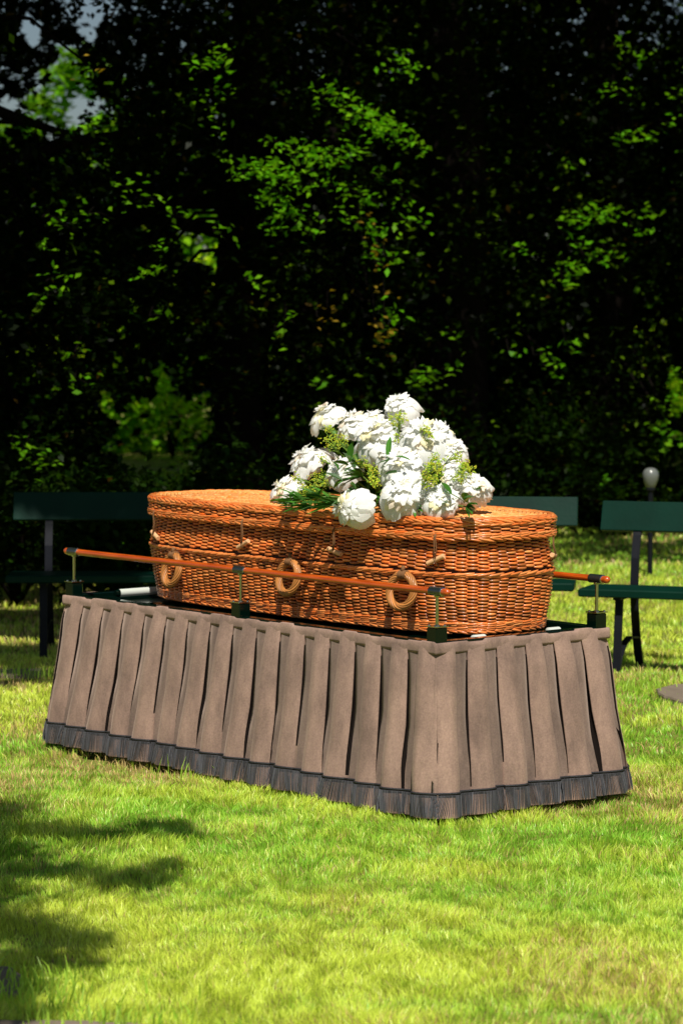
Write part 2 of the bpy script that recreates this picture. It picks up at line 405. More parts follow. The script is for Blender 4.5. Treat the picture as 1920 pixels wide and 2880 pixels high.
# resample by arclength
def cords():
    P = np.vstack([top, top[:1]]); Q = np.vstack([botm, botm[:1]])
    seg = np.linalg.norm(np.diff(P, axis=0), axis=1); cum = np.concatenate([[0], np.cumsum(seg)])
    n = int(cum[-1]/.0046); ss = (np.arange(n)+.5)/n*cum[-1]
    lean = 0
    T_ = np.stack([np.interp(ss, cum, P[:, k]) for k in range(3)], 1); B_ = np.stack([np.interp(ss, cum, Q[:, k]) for k in range(3)], 1)
    # clumps: cords drift sideways together so gaps open between tufts
    g = np.array([sin(i*.13)+.8*sin(i*.041+2)+.7*sin(i*.37+1) for i in range(n)])*.0075
    tan = np.roll(T_, -1, 0)-T_; tan /= np.linalg.norm(tan, axis=1)[:, None]+1e-9
    ln = rng.uniform(-.004, .005, n)
    B_ = B_+tan*(g+rng.normal(0, .0008, n))[:, None]; B_[:, 2] += ln
    VV, FF, TT = [], [], []; R_ = .0014
    ns = 5
    tt = np.linspace(0, 1, ns)
    nrm = np.stack([tan[:, 1], -tan[:, 0], np.zeros(n)], 1)
    ring = []
    for a in range(4):
        ang = a*pi/2+pi/4; ring.append(tan*cos(ang)+nrm*sin(ang))
    V = np.zeros((n, ns, 4, 3))
    for i, q in enumerate(tt):
        c = T_*(1-q)+B_*q+nrm*(.002*sin(q*3))
        for a in range(4): V[:, i, a] = c+ring[a]*R_*(1.0 if i < ns-1 else .8)
    base = np.arange(n)[:, None, None]*ns*4; F = []
    for i in range(ns-1):
        for a in range(4):
            F.append(np.stack([base[:, 0, 0]+i*4+a, base[:, 0, 0]+i*4+(a+1) % 4, base[:, 0, 0]+(i+1)*4+(a+1) % 4, base[:, 0, 0]+(i+1)*4+a], 1))
    tone = np.repeat(rng.uniform(.6, 1.5, n), ns*4)
    return V.reshape(-1, 3), np.concatenate(F), tone
Vc, Fc, Tc = cords()
link('fringe', np_mesh('fringe', Vc, Fc, Tc), M['fringe'], sk)

# ------------------------------------------------------------------ wicker coffin
CA, CB, CN = 1.007, .318, 3.6
CX, CY = .0778, .0365
coffin = empty('wicker_coffin', (TC[0]+CX*cT-CY*sT, TC[1]+CX*sT+CY*cT, HP+.006), TROT)
tag(coffin, 'orange brown woven willow coffin with rounded ends resting on the green trolley', 'coffin')
th = np.linspace(0, 2*pi, 4001)
def sup(a, b, t, n=CN):
    c, s = np.cos(t), np.sin(t); return np.stack([np.sign(c)*np.abs(c)**(2/n)*a, np.sign(s)*np.abs(s)**(2/n)*b], -1)
P_ = sup(CA, CB, th); dl = np.linalg.norm(np.diff(P_, axis=0), axis=1); SC = np.concatenate([[0], np.cumsum(dl)]); PER = SC[-1]
def theta(s): return np.interp(np.mod(s, PER), SC, th)
def contour(s, off):
    t = theta(s); e_ = 1e-3
    p = np.stack([np.interp(np.mod(s, PER), SC, P_[:, k]) for k in range(2)], -1)
    q = np.stack([np.interp(np.mod(s+.006, PER), SC, P_[:, k]) for k in range(2)], -1)-np.stack([np.interp(np.mod(s-.006, PER), SC, P_[:, k]) for k in range(2)], -1)
    q /= np.linalg.norm(q, axis=-1)[..., None]+1e-12
    nrm = np.stack([q[..., 1], -q[..., 0]], -1)
    return p+nrm*np.asarray(off)[..., None], nrm
def body_off(z):
    return np.interp(z, [0, .03, .10, .19, .215, .25, .335], [-.034, -.028, -.014, -.003, 0, -.006, -.024])
def surf_side(offf):
    def f(s, v):
        p, n = contour(s, offf(v)); P3 = np.concatenate([p, v[..., None]], -1)
        O = np.concatenate([n, np.zeros_like(v)[..., None]], -1); B = np.zeros_like(O); B[..., 2] = 1
        return P3, O, B
    return f
ZL = .335; LH = .066
def surf_top(s, v):
    t = theta(s); a = CA+.004-v; b = CB+.004-v
    c, s_ = np.cos(t), np.sin(t)
    p = np.stack([np.sign(c)*np.abs(c)**(2/CN)*a, np.sign(s_)*np.abs(s_)**(2/CN)*b], -1)
    pb, n = contour(s, np.zeros_like(s))
    z = ZL+LH+.013*np.sin(np.clip(v/.32, 0, 1)*pi/2)
    P3 = np.concatenate([p, z[..., None]], -1); O = np.zeros_like(P3); O[..., 2] = 1; O[..., :2] = n*.05
    B = np.concatenate([-n, np.zeros_like(v)[..., None]], -1)
    return P3, O, B
def segs(surf, s0, v0, ln, slant, base, amp, rad, tone, nr=7, nsid=6, skew=0.0, flat=1.0):
    n = len(s0); q = np.linspace(0, 1, nr)[None]; s0, v0, ln, slant, base, amp, rad = [np.broadcast_to(np.asarray(x, float), (n,))[:, None] for x in (s0, v0, ln, slant, base, amp, rad)]
    bell = np.sin(pi*np.clip(q, .0, 1)); s = s0+(q-.5)*ln; v = v0+slant*(q-.5)
    P3, O, B = surf(s, v)
    cen = P3+O*(base+amp*bell**.8)[..., None]
    rr = rad*(.42+.58*np.sqrt(bell))
    V = np.zeros((n, nr, nsid, 3))
    for k in range(nsid):
        a = 2*pi*k/nsid+.3; V[:, :, k] = cen+(O*cos(a)+B*sin(a)*flat)*rr[..., None]
    b0 = np.arange(n)*nr*nsid; F = []
    for i in range(nr-1):
        for k in range(nsid):
            k2 = (k+1) % nsid
            F.append(np.stack([b0+i*nsid+k, b0+i*nsid+k2, b0+(i+1)*nsid+k2, b0+(i+1)*nsid+k], 1))
    T = np.repeat(np.broadcast_to(tone, (n, 3)) if np.ndim(tone) < 2 else tone, nr*nsid, axis=0)
    return V.reshape(-1, 3), np.concatenate(F), T
class Acc:
    def __init__(s): s.V, s.F, s.T, s.n = [], [], [], 0
    def add(s, r): s.V.append(r[0]); s.F.append(r[1]+s.n); s.T.append(r[2]); s.n += len(r[0])
    def build(s, name, m_, parent): return link(name, np_mesh(name, np.concatenate(s.V), np.concatenate(s.F), np.concatenate(s.T)), m_, parent)
NS = 116; PITCH = PER/NS
def tones(n, lo=.50, hi=1.2):
    g = rng.uniform(lo, hi, n); h = rng.normal(0, .13, n); return np.stack([np.clip(g, 0, 1.25), g*(1+h), g*(1+2*h)], 1)
def rand_weave(acc, surf, v0, v1, row, rad, amp, vs_=0):
    nrow = int((v1-v0)/row)
    ks = np.arange(NS//2)
    for i in range(nrow):
        s0 = (2*ks+(i % 2))*PITCH+rng.normal(0, PITCH*.04, len(ks))
        v = v0+(i+.5)*(v1-v0)/nrow+rng.normal(0, row*.07, len(ks))
        n = len(ks)
        acc.add(segs(surf, s0, v, PITCH*rng.uniform(1.18, 1.34, n), row*rng.normal(-.1, .22, n), -.004, amp+rng.normal(0, .0005, n), rad*rng.uniform(.86, 1.12, n), tones(n)))
def wale(acc, surf, v, ln, slant, rad, amp, base=-.002, step=1.0, dv=0):
    n = int(NS/step); s0 = np.arange(n)*PITCH*step+rng.normal(0, PITCH*.06, n)
    acc.add(segs(surf, s0, np.full(n, v)+rng.normal(0, .0008, n), ln*PITCH*rng.uniform(.9, 1.1, n), slant*rng.uniform(.8, 1.2, n), base, amp*rng.uniform(.85, 1.15, n), rad*rng.uniform(.9, 1.1, n), tones(n, .8, 1.2)))
sb = surf_side(body_off)
def shell(name, offf, zz, matr, parent, d=-.006, extra_top=False):
    s = np.linspace(0, PER, 361)[:-1]; rows = []
    for z in zz:
        p, n = contour(s, np.full(360, offf(z)+d)); rows.append(np.concatenate([p, np.full((360, 1), z)], 1))
    V = np.array(rows); m_ = len(zz); F = [(i*360+k, i*360+(k+1) % 360, (i+1)*360+(k+1) % 360, (i+1)*360+k) for i in range(m_-1) for k in range(360)]
    return V.reshape(-1, 3), F
acc = Acc()
rand_weave(acc, sb, .034, .196, .0060, .0049, .0088)
rand_weave(acc, sb, .222, .334, .0060, .0049, .0088)
wale(acc, sb, .208, 2.3, .012, .0050, .010); wale(acc, sb, .2015, 2.3, .010, .0044, .008)
for zz in (.012, .019, .026, .033): wale(acc, sb, zz, 2.1, .006, .0045, .0085)
wale(acc, sb, .004, 1.9, -.013, .0052, .009, step=1.0)
body = acc.build('body', M['wicker'], coffin)
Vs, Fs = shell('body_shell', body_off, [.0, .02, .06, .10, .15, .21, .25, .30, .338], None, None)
link('body_shade_backing', np_mesh('body_shade_backing', Vs, Fs), M['wicker_in'], body)
# vertical stakes peeping between the rows
st = Acc()
# bottom board
mbb = MB(); s = np.linspace(0, PER, 181)[:-1]; p, n = contour(s, np.full(180, -.040)); 
mbb.add([(*q, .001) for q in p]+[(*q, .012) for q in p], [tuple(range(179, -1, -1)), tuple(range(180, 360))]+[(k, (k+1) % 180, 180+(k+1) % 180, 180+k) for k in range(180)]); mbb.build('base_board', M['wicker_in'], body)
# lid
lid_off = lambda z: np.interp(z, [ZL, ZL+.03, ZL+LH], [.005, .008, .004])
sl = surf_side(lid_off); acc = Acc()
wale(acc, sl, ZL-.001, 2.2, -.015, .0047, .009)
wale(acc, sl, ZL+.007, 2.3, .010, .0045, .009)
wale(acc, sl, ZL+.014, 2.2, .008, .0043, .008)
rand_weave(acc, sl, ZL+.018, ZL+.048, .0058, .0044, .0060)
wale(acc, sl, ZL+.050, 2.2, .009, .0045, .008)
wale(acc, sl, ZL+.059, 2.4, -.016, .0050, .009)
v = -.003; i = 0
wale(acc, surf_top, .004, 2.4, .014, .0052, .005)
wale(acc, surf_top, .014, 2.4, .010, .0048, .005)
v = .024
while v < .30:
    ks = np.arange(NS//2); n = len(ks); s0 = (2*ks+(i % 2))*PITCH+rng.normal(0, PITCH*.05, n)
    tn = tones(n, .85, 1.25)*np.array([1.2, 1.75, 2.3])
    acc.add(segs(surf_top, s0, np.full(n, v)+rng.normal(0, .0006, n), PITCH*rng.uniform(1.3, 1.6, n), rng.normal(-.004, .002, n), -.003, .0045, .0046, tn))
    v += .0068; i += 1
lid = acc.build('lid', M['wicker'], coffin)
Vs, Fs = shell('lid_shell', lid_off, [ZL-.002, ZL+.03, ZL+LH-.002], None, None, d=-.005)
ll = link('lid_shade_backing', np_mesh('lid_shade_backing', Vs, Fs), M['wicker_in'], lid)
Vt = []; ss = np.linspace(0, PER, 241)[:-1]; vv = [0.0, .03, .08, .15, .22, .29, .316]
for q in vv:
    P3, O, B = surf_top(ss, np.full(240, q)); P3[:, 2] -= .006; Vt.append(P3)
Ft = [(a*240+k, a*240+(k+1) % 240, (a+1)*240+(k+1) % 240, (a+1)*240+k) for a in range(len(vv)-1) for k in range(240)]
link('lid_panel', np_mesh('lid_panel', np.concatenate(Vt), Ft), simple('wicker_top_in', (.42, .17, .05), rough=.7, var=.3), lid)

# fixed positions on the coffin side, given as local x of the coffin
def face_y(x, off): # front side y
    s = np.linspace(0, PER, 2000); p, n = contour(s, np.full(2000, off)); m_ = p[:, 1] < 0
    k = np.argmin(np.abs(p[:, 0]-x)+(~m_)*9); return p[k], n[k]
def cof_px(px, py, st=0.0):
    """coffin-local point on the front face under a pixel"""
    w = CY-CB; q = px_w(px, py, w)
    for _ in range(6):
        p, n = face_y(q[0]-CX, 0); q = px_w(px, py, p[1]+n[1]*st+CY)
    return np.array([q[0]-CX, p[1], q[2]-HP-.006]), n
def ring_handle(c, n, rad=.066, tilt=.12):
    n3 = np.array([n[0], n[1], 0.]); t3 = np.array([-n[1], n[0], 0.]); up = np.array([0, 0, 1.])
    mbr = MB(); ns_ = 9; K = 48
    for k in range(ns_):
        ph = 2*pi*k/ns_; pts = []; tn = random.uniform(.75, 1.3)
        for i in range(K+1):
            a = 2*pi*i/K; tw = ph+a*2.0; rr = .0105
            R = rad+rr*cos(tw); q = c+t3*(R*sin(a)*.96)+up*(R*cos(a))+n3*(rr*sin(tw)+.004)
            q = q+n3*(.022*(1-cos(a))*.5)     # hangs a little away from the face at the bottom
            pts.append(q)
        mbr.tube(pts, .0044, 6, cap=False, tone=tn)
    h = mbr.build('ring_handle', M['pale_willow'], coffin, True)
    mc = MB()
    for k in range(5):
        o_ = t3*((k-2)*.0065)
        pts = [c+o_+up*(rad+.013*cos(a))+n3*(.004+.017*sin(a)) for a in np.linspace(0, 2*pi, 13)]
        mc.tube(pts, .0038, 6, cap=False)
    mc.tube([c+up*(rad+.012)+n3*.01, c+up*(rad+.03)+n3*.004], .007, 8)
    mc.build('binding', M['cord'], h, True)
for (px, py) in ((481, 1603), (809, 1624), (1127, 1662)):
    c, n = cof_px(px, py, .04); c[0] -= n[0]*.04
    c2 = c.copy(); c2[:2] += np.array(n)*(.022); ring_handle(c2, n, .057)
def back_at(x): 
    s = np.linspace(0, PER, 2000); p, n = contour(s, np.zeros(2000)); k = np.argmin(np.abs(p[:, 0]-x)+(p[:, 1] < 0)*9); return p[k], n[k]
pb_, nb_ = back_at(.72); ring_handle(np.array([pb_[0], pb_[1], .135])+np.array([nb_[0], nb_[1], 0])*.010, nb_)
def toggle(pc, n, pd, ctop, L_=.074):
    """wooden peg centred on pc, axis direction pd, cord from ctop"""
    n3 = np.array([n[0], n[1], 0.]); a = pc-pd*L_/2; b = pc+pd*L_/2
    m1 = MB(); m1.tube([a, a+pd*.001, b-pd*.001, b], [.0078, .0088, .0088, .0078], 14, tone=1.0)
    t_ = m1.build('toggle', M['peg'], coffin, True, 40)
    m2 = MB(); t3 = np.array([-n[1], n[0], 0.])
    for sx in (-1, 1): m2.tube([ctop+n3*.004-np.array([0, 0, -.012]), ctop+t3*sx*.003+n3*.012, (ctop+pc)/2+t3*sx*.004+n3*.006, pc+t3*sx*.003+n3*.009+np.array([0, 0, .004])], .0022, 6)
    bt = pc+np.array([0, 0, -.034])-n3*.012
    m2.tube([pc+n3*.009, pc-np.array([0, 0, .010])+n3*.004, bt+t3*.006+np.array([0, 0, .012]), bt], .0030, 6)
    m2.build('cord', M['cord'], t_, True)
def tg(px, py, ang, tpy):
    c, n = cof_px(px, py, .014); n3 = np.array([n[0], n[1], 0.]); t3 = np.array([-n[1], n[0], 0.])
    if t3[0] < 0: t3 = -t3
    pc = c+n3*.014; pd = t3*cos(ang)+np.array([0, 0, 1.])*sin(ang)
    toggle(pc, n, pd, np.array([c[0], c[1], 0])+n3*.010+np.array([0, 0, ZL+.004]))
tg(438, 1505, -.30, 0); tg(684, 1531, .42, 0); tg(941, 1551, -.22, 0); tg(1222, 1574, .42, 0)
pe, ne = back_at(.985); toggle(np.array([pe[0], pe[1], .262])+np.array([ne[0], ne[1], 0])*.012, ne, np.array([.55, -.8, .1]), np.array([pe[0], pe[1], ZL]), .05)

# ------------------------------------------------------------------ flowers on the lid
ZTOP = HP+.006+ZL+LH+.013
spray = empty('flower_arrangement', (TC[0], TC[1], 0), TROT)
tag(spray, 'dome of white peonies with yellow green sprigs on the coffin lid', 'flower arrangement')
def petal_grid(c, axis, rad, nr=5, nc_=6, L_=1, W_=1, theta0=0, tilt=0, cup=.4, ruf=.1, rnd=random):
    pass
def peony(c, r, facing, seed, openk=1.0, warm=0.0):
    R_ = random.Random(seed); f = np.array(facing, float); f /= np.linalg.norm(f)
    a = np.cross(f, [0.3, 0.2, 1.0]); a /= np.linalg.norm(a); b = np.cross(f, a)
    V, F, T = [], [], []
    def petal(az, el0, el1, r0, r1, wid, ruf, curl, tone):
        """petal rising from near the axis: el = angle from the facing axis"""
        nu, nv = 6, 7; base = len(V); ph = R_.uniform(0, 6.28); fr = R_.uniform(2.5, 4.5)
        for i in range(nu):
            t = i/(nu-1); el = el0+(el1-el0)*t**.8; rr = r0+(r1-r0)*t**.75
            wd = wid*(.25+.95*sin(min(1, t*.62+.12)*pi))*(1 if t < .99 else .80)
            for j in range(nv):
                s = j/(nv-1)*2-1
                lip = ruf*t*t*sin(s*fr*2+ph)*r1
                notch = .10*r1*t**3*abs(sin(s*3.1+ph))
                e2 = el+curl*(s*s)*.25+.05*sin(ph+s*4)
                azz = az+s*wd/max(.35, sin(min(el1, 1.57)+.25))
                rad_ = rr+lip-notch-(s*s)*.06*r1*t
                d = f*cos(e2)+(a*cos(azz)+b*sin(azz))*sin(e2)
                dd = d*rad_; dd = dd+f*(dd.dot(f))*(SQ-1); V.append(c+dd); T.append(tone)
        for i in range(nu-1):
            for j in range(nv-1): q = base+i*nv+j; F.append((q, q+1, q+nv+1, q+nv))
    SQ = R_.uniform(.82, 1.15)
    white = np.array([1, 1, 1.]); cream = np.array([1.0, .93, .62]); blush = np.array([1, .86, .72])
    # outer guard petals
    n = 9
    for k in range(n):
        petal(2*pi*k/n+R_.uniform(-.2, .2), .9, R_.uniform(1.75, 2.15), r*.55, r*R_.uniform(.95, 1.30), .55, .07, -.6, white*(1-.04*R_.random()))
    # soft inner ball so that no gap shows through
    for i in range(7):
        for j in range(12):
            e_ = .02+i/6*2.2; z_ = 2*pi*j/12; d = f*cos(e_)+(a*cos(z_)+b*sin(z_))*sin(e_); V.append(c+d*r*(.64+.05*sin(j*2.1+i))); T.append(white)
    b0_ = len(V)-84
    for i in range(6):
        for j in range(12): F.append((b0_+i*12+j, b0_+i*12+(j+1) % 12, b0_+(i+1)*12+(j+1) % 12, b0_+(i+1)*12+j))
    for (n, e1, rr, wd, rf) in ((9, 1.55, .94, .50, .07), (10, 1.2, .96, .44, .08), (9, .88, .97, .42, .08), (7, .60, .96, .40, .08), (5, .34, .94, .42, .07)):
        for k in range(n):
            tn = white*(1-warm*.0)*1.0
            if R_.random() < .08+warm: tn = cream*(1.0) if R_.random() < .7 else blush
            petal(2*pi*k/n+R_.uniform(-.35, .35), max(.02, e1-.62), e1+R_.uniform(-.32, .22), r*.60, r*rr*R_.uniform(.84, 1.10), wd*R_.uniform(.8, 1.2), rf, -.4, tn)
    me = np_mesh('peony', np.array(V), F, np.array(T)); return link('peony', me, M['petal'], spray)
fl = [  # px, py, r(px), w-plane or 'low', facing tweak
 (921,1177,41,.02),(997,1203,39,.04),(1049,1186,32,.10),(1127,1155,39,.06),(1068,1250,54,-.06),(1190,1246,54,-.04),(1274,1276,34,.04),
 (875,1307,50,-.02),(963,1332,42,-.12),(807,1385,40,-.14),(995,1430,43,-.335),(1129,1322,50,-.14),(1142,1395,60,-.22),(1243,1410,40,-.18),(1283,1358,36,-.08),(1333,1380,38,-.06),(1276,1320,26,.0),(1105,1288,38,-.08),(1165,1290,36,-.08),(1232,1240,42,.02),(1085,1205,32,.04),(1225,1290,22,-.02),(1195,1375,24,-.12)]
ctr = px_w(1085, 1420, .0); centres = []
for i, (px, py, rp, w) in enumerate(fl):
    c = px_w(px, py, w); dist = np.linalg.norm(c-to_local((0, 0, HC))); r = rp/FPX*dist*1.32
    fc = (c-ctr)/np.linalg.norm(c-ctr)+np.array([.1, -.70, .85])*1.5
    if i == 3: fc = np.array([.1, -.5, .55])
    if i == 10: fc = np.array([-.1, -1, .1])
    centres.append((c, r)); peony(c, r, fc, 100+i, warm=.10 if i in (3, 9, 13, 15) else .02)
    # green calyx and stem to the centre of the arrangement
lf = MB(); stm = MB(); man = MB()
Rf = random.Random(5)
def leaf(mb_, p, d, L_, W_, droop=.3, tone=1.0, nseg=5):
    d = np.array(d, float); d /= np.linalg.norm(d); side = np.cross(d, [0, 0, 1.]); side /= np.linalg.norm(side)+1e-9
    side = side*cos(.4)+np.cross(d, side)*sin(Rf.uniform(-.7, .7)); vs = []; P0 = np.array(p, float); nn = np.cross(side, d)
    for i in range(nseg+1):
        t = i/nseg; w = W_*sin(pi*min(1, (t*.93+.04)))**.8*.5; q = P0+d*L_*t+np.array([0, 0, -1.])*droop*L_*t*t
        vs += [q-side*w+nn*w*.35, q, q+side*w+nn*w*.35]
    fs = []
    for i in range(nseg):
        b_ = i*3; fs += [(b_, b_+1, b_+4, b_+3), (b_+1, b_+2, b_+5, b_+4)]
    mb_.add(vs, fs, tone)
for i, (c, r) in enumerate(centres):
    g = ctr+(c-ctr)*.15; g[2] = max(g[2], ZTOP+.01); mid = (c+g)/2+np.array([0, 0, .01])
    stm.tube([c-(c-ctr)*.10, mid, g], .003, 6)
    for k in range(4):
        q = c+(ctr-c)*Rf.uniform(.15, .5)+np.array([Rf.uniform(-.02, .02) for _ in range(3)])
        leaf(lf, q, (c-ctr)+np.array([Rf.uniform(-.2, .2), Rf.uniform(-.25, .1), Rf.uniform(-.1, .15)]), Rf.uniform(.06, .11), Rf.uniform(.016, .028), .25, Rf.uniform(.7, 1.6))
for k in range(46):
    p = px_w(Rf.uniform(800, 985), Rf.uniform(1400, 1434), Rf.uniform(-.37, -.27)); p[2] = max(p[2], ZTOP-.004)
    leaf(lf, p, (Rf.uniform(-1, .3), Rf.uniform(-.7, .3), Rf.uniform(-.05, .25)), Rf.uniform(.06, .11), Rf.uniform(.012, .026), .15, Rf.uniform(.6, 1.5))
# leafy base collar and filling
for k in range(120):
    px = Rf.uniform(860, 1330); py = Rf.uniform(1290, 1425); w = Rf.uniform(-.24, .1)
    if abs(px-1085) > 250-(1425-py)*.9: py = Rf.uniform(1390, 1425)
    p = px_w(px, py, w); p[2] = max(p[2], ZTOP+.012)
    leaf(lf, p, (Rf.uniform(-1, 1), Rf.uniform(-.8, .4), Rf.uniform(-.05, .6)), Rf.uniform(.06, .11), Rf.uniform(.016, .03), .18, Rf.uniform(.6, 1.6))
# fans of narrow leaves at the base
for (px, py, w, dirx, n_) in ((905,1398,-.33,-1,9),(850,1405,-.33,-.5,8),(880,1425,-.35,-.8,8),(950,1420,-.36,-.4,8),(1000,1385,-.3,.2,7),(1050,1415,-.26,.6,8),(1085,1425,-.26,.8,7),(1160,1440,-.28,1,6),(1310,1425,-.16,1,9),(860,1420,-.2,-.6,6),(1020,1340,-.14,.1,6),(1060,1390,-.2,.9,6),(940,1415,-.26,-.5,6)):
    w = max(w, -.2) if w > -.29 else w; p = px_w(px, py, w); p[2] = max(p[2], ZTOP+.02) if w > -.29 else max(p[2], ZTOP-.005)
    for k in range(n_):
        a = (k/(n_-1)-.5)*1.5; d = np.array([dirx*cos(a)*.9+.25*sin(a), -.35, .30*sin(a)+.12])
        leaf(lf, p, d, Rf.uniform(.07, .12), Rf.uniform(.010, .018), .16, Rf.uniform(.8, 1.8))
        if k == 0: stm.tube([p, ctr+np.array([0, 0, .03])], .0025, 5)
# lady's mantle sprigs: tiny flowers on branching stems
spr = [(925,1240,.0,30,26),(960,1238,.0,26,24),(895,1355,-.14,34,34),(870,1390,-.16,26,26),(1045,1325,-.14,24,30),(1052,1352,-.16,20,24),(1215,1330,-.14,34,50),(1205,1355,-.14,26,36),(1228,1300,-.1,30,40),(1285,1282,-.0,20,20),(1310,1320,-.02,26,30),(1295,1345,-.04,20,20),(1115,1182,.04,26,30),(1085,1190,.04,16,14),(1118,1232,.0,18,14),(1197,1208,.0,14,14),(1212,1222,.0,10,10),(850,1378,-.16,22,16),(1307,1310,.0,14,14),(835,1350,-.14,22,16),(1130,1172,.03,20,20),(865,1410,-.2,14,14),(1020,1300,-.1,20,14),(905,1290,-.08,16,14),(925,1205,.02,16,12)]
def octa(mb_, c, r, tone):
    R = Rf.uniform(0, 1.5); vs = [c+np.array(v)*r for v in ((cos(R), sin(R), 0), (-sin(R), cos(R), 0), (-cos(R), -sin(R), 0), (sin(R), -cos(R), 0), (0, 0, 1), (0, 0, -1))]
    mb_.add(vs, [(0,1,4),(1,2,4),(2,3,4),(3,0,4),(1,0,5),(2,1,5),(3,2,5),(0,3,5)], tone)
for (px, py, w, rp, n_) in spr:
    p = px_w(px, py, w-.085); r = rp/FPX*10.2; root = ctr+(p-ctr)*.25
    hub = p+(root-p)*.25; stm.tube([root, (root+hub)/2+np.array([0, 0, .012]), hub], .0016, 5, tone=1.3)
    for k in range(int(n_*1.6)):
        d = np.array([Rf.gauss(0, 1), Rf.gauss(0, 1), Rf.gauss(0, 1)]); d /= np.linalg.norm(d)+1e-6; q = p+d*r*Rf.uniform(.35, 1.05)
        if k % 3 == 0: stm.tube([hub, (hub+q)/2+np.array([0, 0, .004]), q], .0009, 4, tone=1.6)
        for z in range(3): octa(man, q+np.array([Rf.uniform(-.005, .005) for _ in range(3)]), Rf.uniform(.0018, .0034), (Rf.uniform(.7, 1.25), Rf.uniform(.8, 1.15), Rf.uniform(.5, 1.6)))
q0 = px_w(1140, 1215, .02); q1 = px_w(1165, 1196, .02); q2 = px_w(1195, 1212, .02); stm.tube([ctr, q0, q1, q2], .0018, 6, tone=1.2)
lf.build('foliage', M['leafdark'], spray); stm.build('stem', M['stem'], spray, True); man.build('sprig_flowers', M['mantle'], spray)['kind'] = 'stuff'

# ------------------------------------------------------------------ benches
def make_bench():
    root = empty('park_bench', (0, 0, 0)); Lh = .70
    a = MB(); a.box(-Lh, Lh, -.235, .065, .385, .425, .006); sp = a.build('seat_plank', M['bench_green'], root)
    # tilted back plank
    zb0, zb1 = .685, .83; yb0, yb1 = .185, .235
    vs = []
    for x in (-Lh, Lh):
        for (y, z) in ((yb0, zb0), (yb1, zb1), (yb1+.034, zb1-.01), (yb0+.034, zb0-.01)): vs.append((x, y, z))
    q = MB(); q.add(vs, [(0,1,2,3), (7,6,5,4), (0,4,5,1), (1,5,6,2), (2,6,7,3), (3,7,4,0)]); bp_ = q.build('back_plank', M['bench_green'], root)
    bv = bp_.modifiers.new('bevel', 'BEVEL'); bv.width = .004; bv.segments = 2
    for sx in (-1, 1):
        x = sx*(Lh-.19)
        f1 = MB(); f1.strap([(x, -.205, 0), (x, -.195, .10), (x, -.180, .22), (x, -.165, .32), (x, -.155, .384)], .040, .012); f1.build('front_leg', M['bench_iron'], root)
        f2 = MB(); f2.strap([(x, .265, 0), (x, .225, .07), (x, .185, .17), (x, .150, .30), (x, .140, .42), (x, .155, .55), (x, .190, .66), (x, .224, .74), (x, .243, .80)], .040, .014); f2.build('rear_leg', M['bench_iron'], root)
        f3 = MB(); f3.strap([(x, -.200, .02), (x, -.15, .09), (x, -.06, .145), (x, .05, .165), (x, .190, .15)], .034, .010); f3.build('brace', M['bench_iron'], root)
        f4 = MB(); f4.strap([(x, -.21, .377), (x, 0, .374), (x, .142, .372)], .040, .010); f4.build('seat_bracket', M['bench_iron'], root)
    return root
bn = make_bench(); G = 'green park benches in a row behind the coffin'
bn.location = (1.890, 13.65, 0); bn.rotation_euler = (0, 0, radians(-20)); tag(bn, 'green bench turned slightly, cut off by the right edge of the photo', 'bench', G)
b2 = copy_tree(bn); b2.location = (.49, 14.26, 0); b2.rotation_euler = (0, 0, radians(-7)); tag(b2, 'green bench mostly hidden behind the coffin and its flowers', 'bench', G)
b3 = copy_tree(bn); b3.location = (-1.03, 14.63, 0); b3.rotation_euler = (0, 0, radians(1)); tag(b3, 'dark bench in deep shade behind the left end of the trolley', 'bench', G)

# ------------------------------------------------------------------ garden lamp
lp = at_y(1828, 1345, 19.0); lamp = empty('garden_lamp', (lp[0], lp[1], 0))
tag(lamp, 'low garden lamp with an egg shaped pale globe in the dark beyond the right bench', 'lamp')
q = MB(); z0 = lp[2]
prf = [(-.075, .016), (-.066, .026), (-.045, .038), (-.02, .048), (.01, .055), (.035, .054), (.055, .045), (.068, .028), (.072, .004)]
q.tube([(0, 0, z0+a) for a, b_ in prf], [b_ for a, b_ in prf], 24); q.build('globe', M['lampglass'], lamp, True)
q = MB(); q.tube([(0, 0, 0), (0, 0, .02), (0, 0, .021), (0, 0, z0-.10), (0, 0, z0-.076)], [.06, .06, .018, .018, .022], 16); q.tube([(0, 0, z0-.082), (0, 0, z0-.078), (0, 0, z0-.066), (0, 0, z0-.062)], [.024, .032, .032, .026], 16); q.build('post', M['bench_iron'], lamp, True, 40)

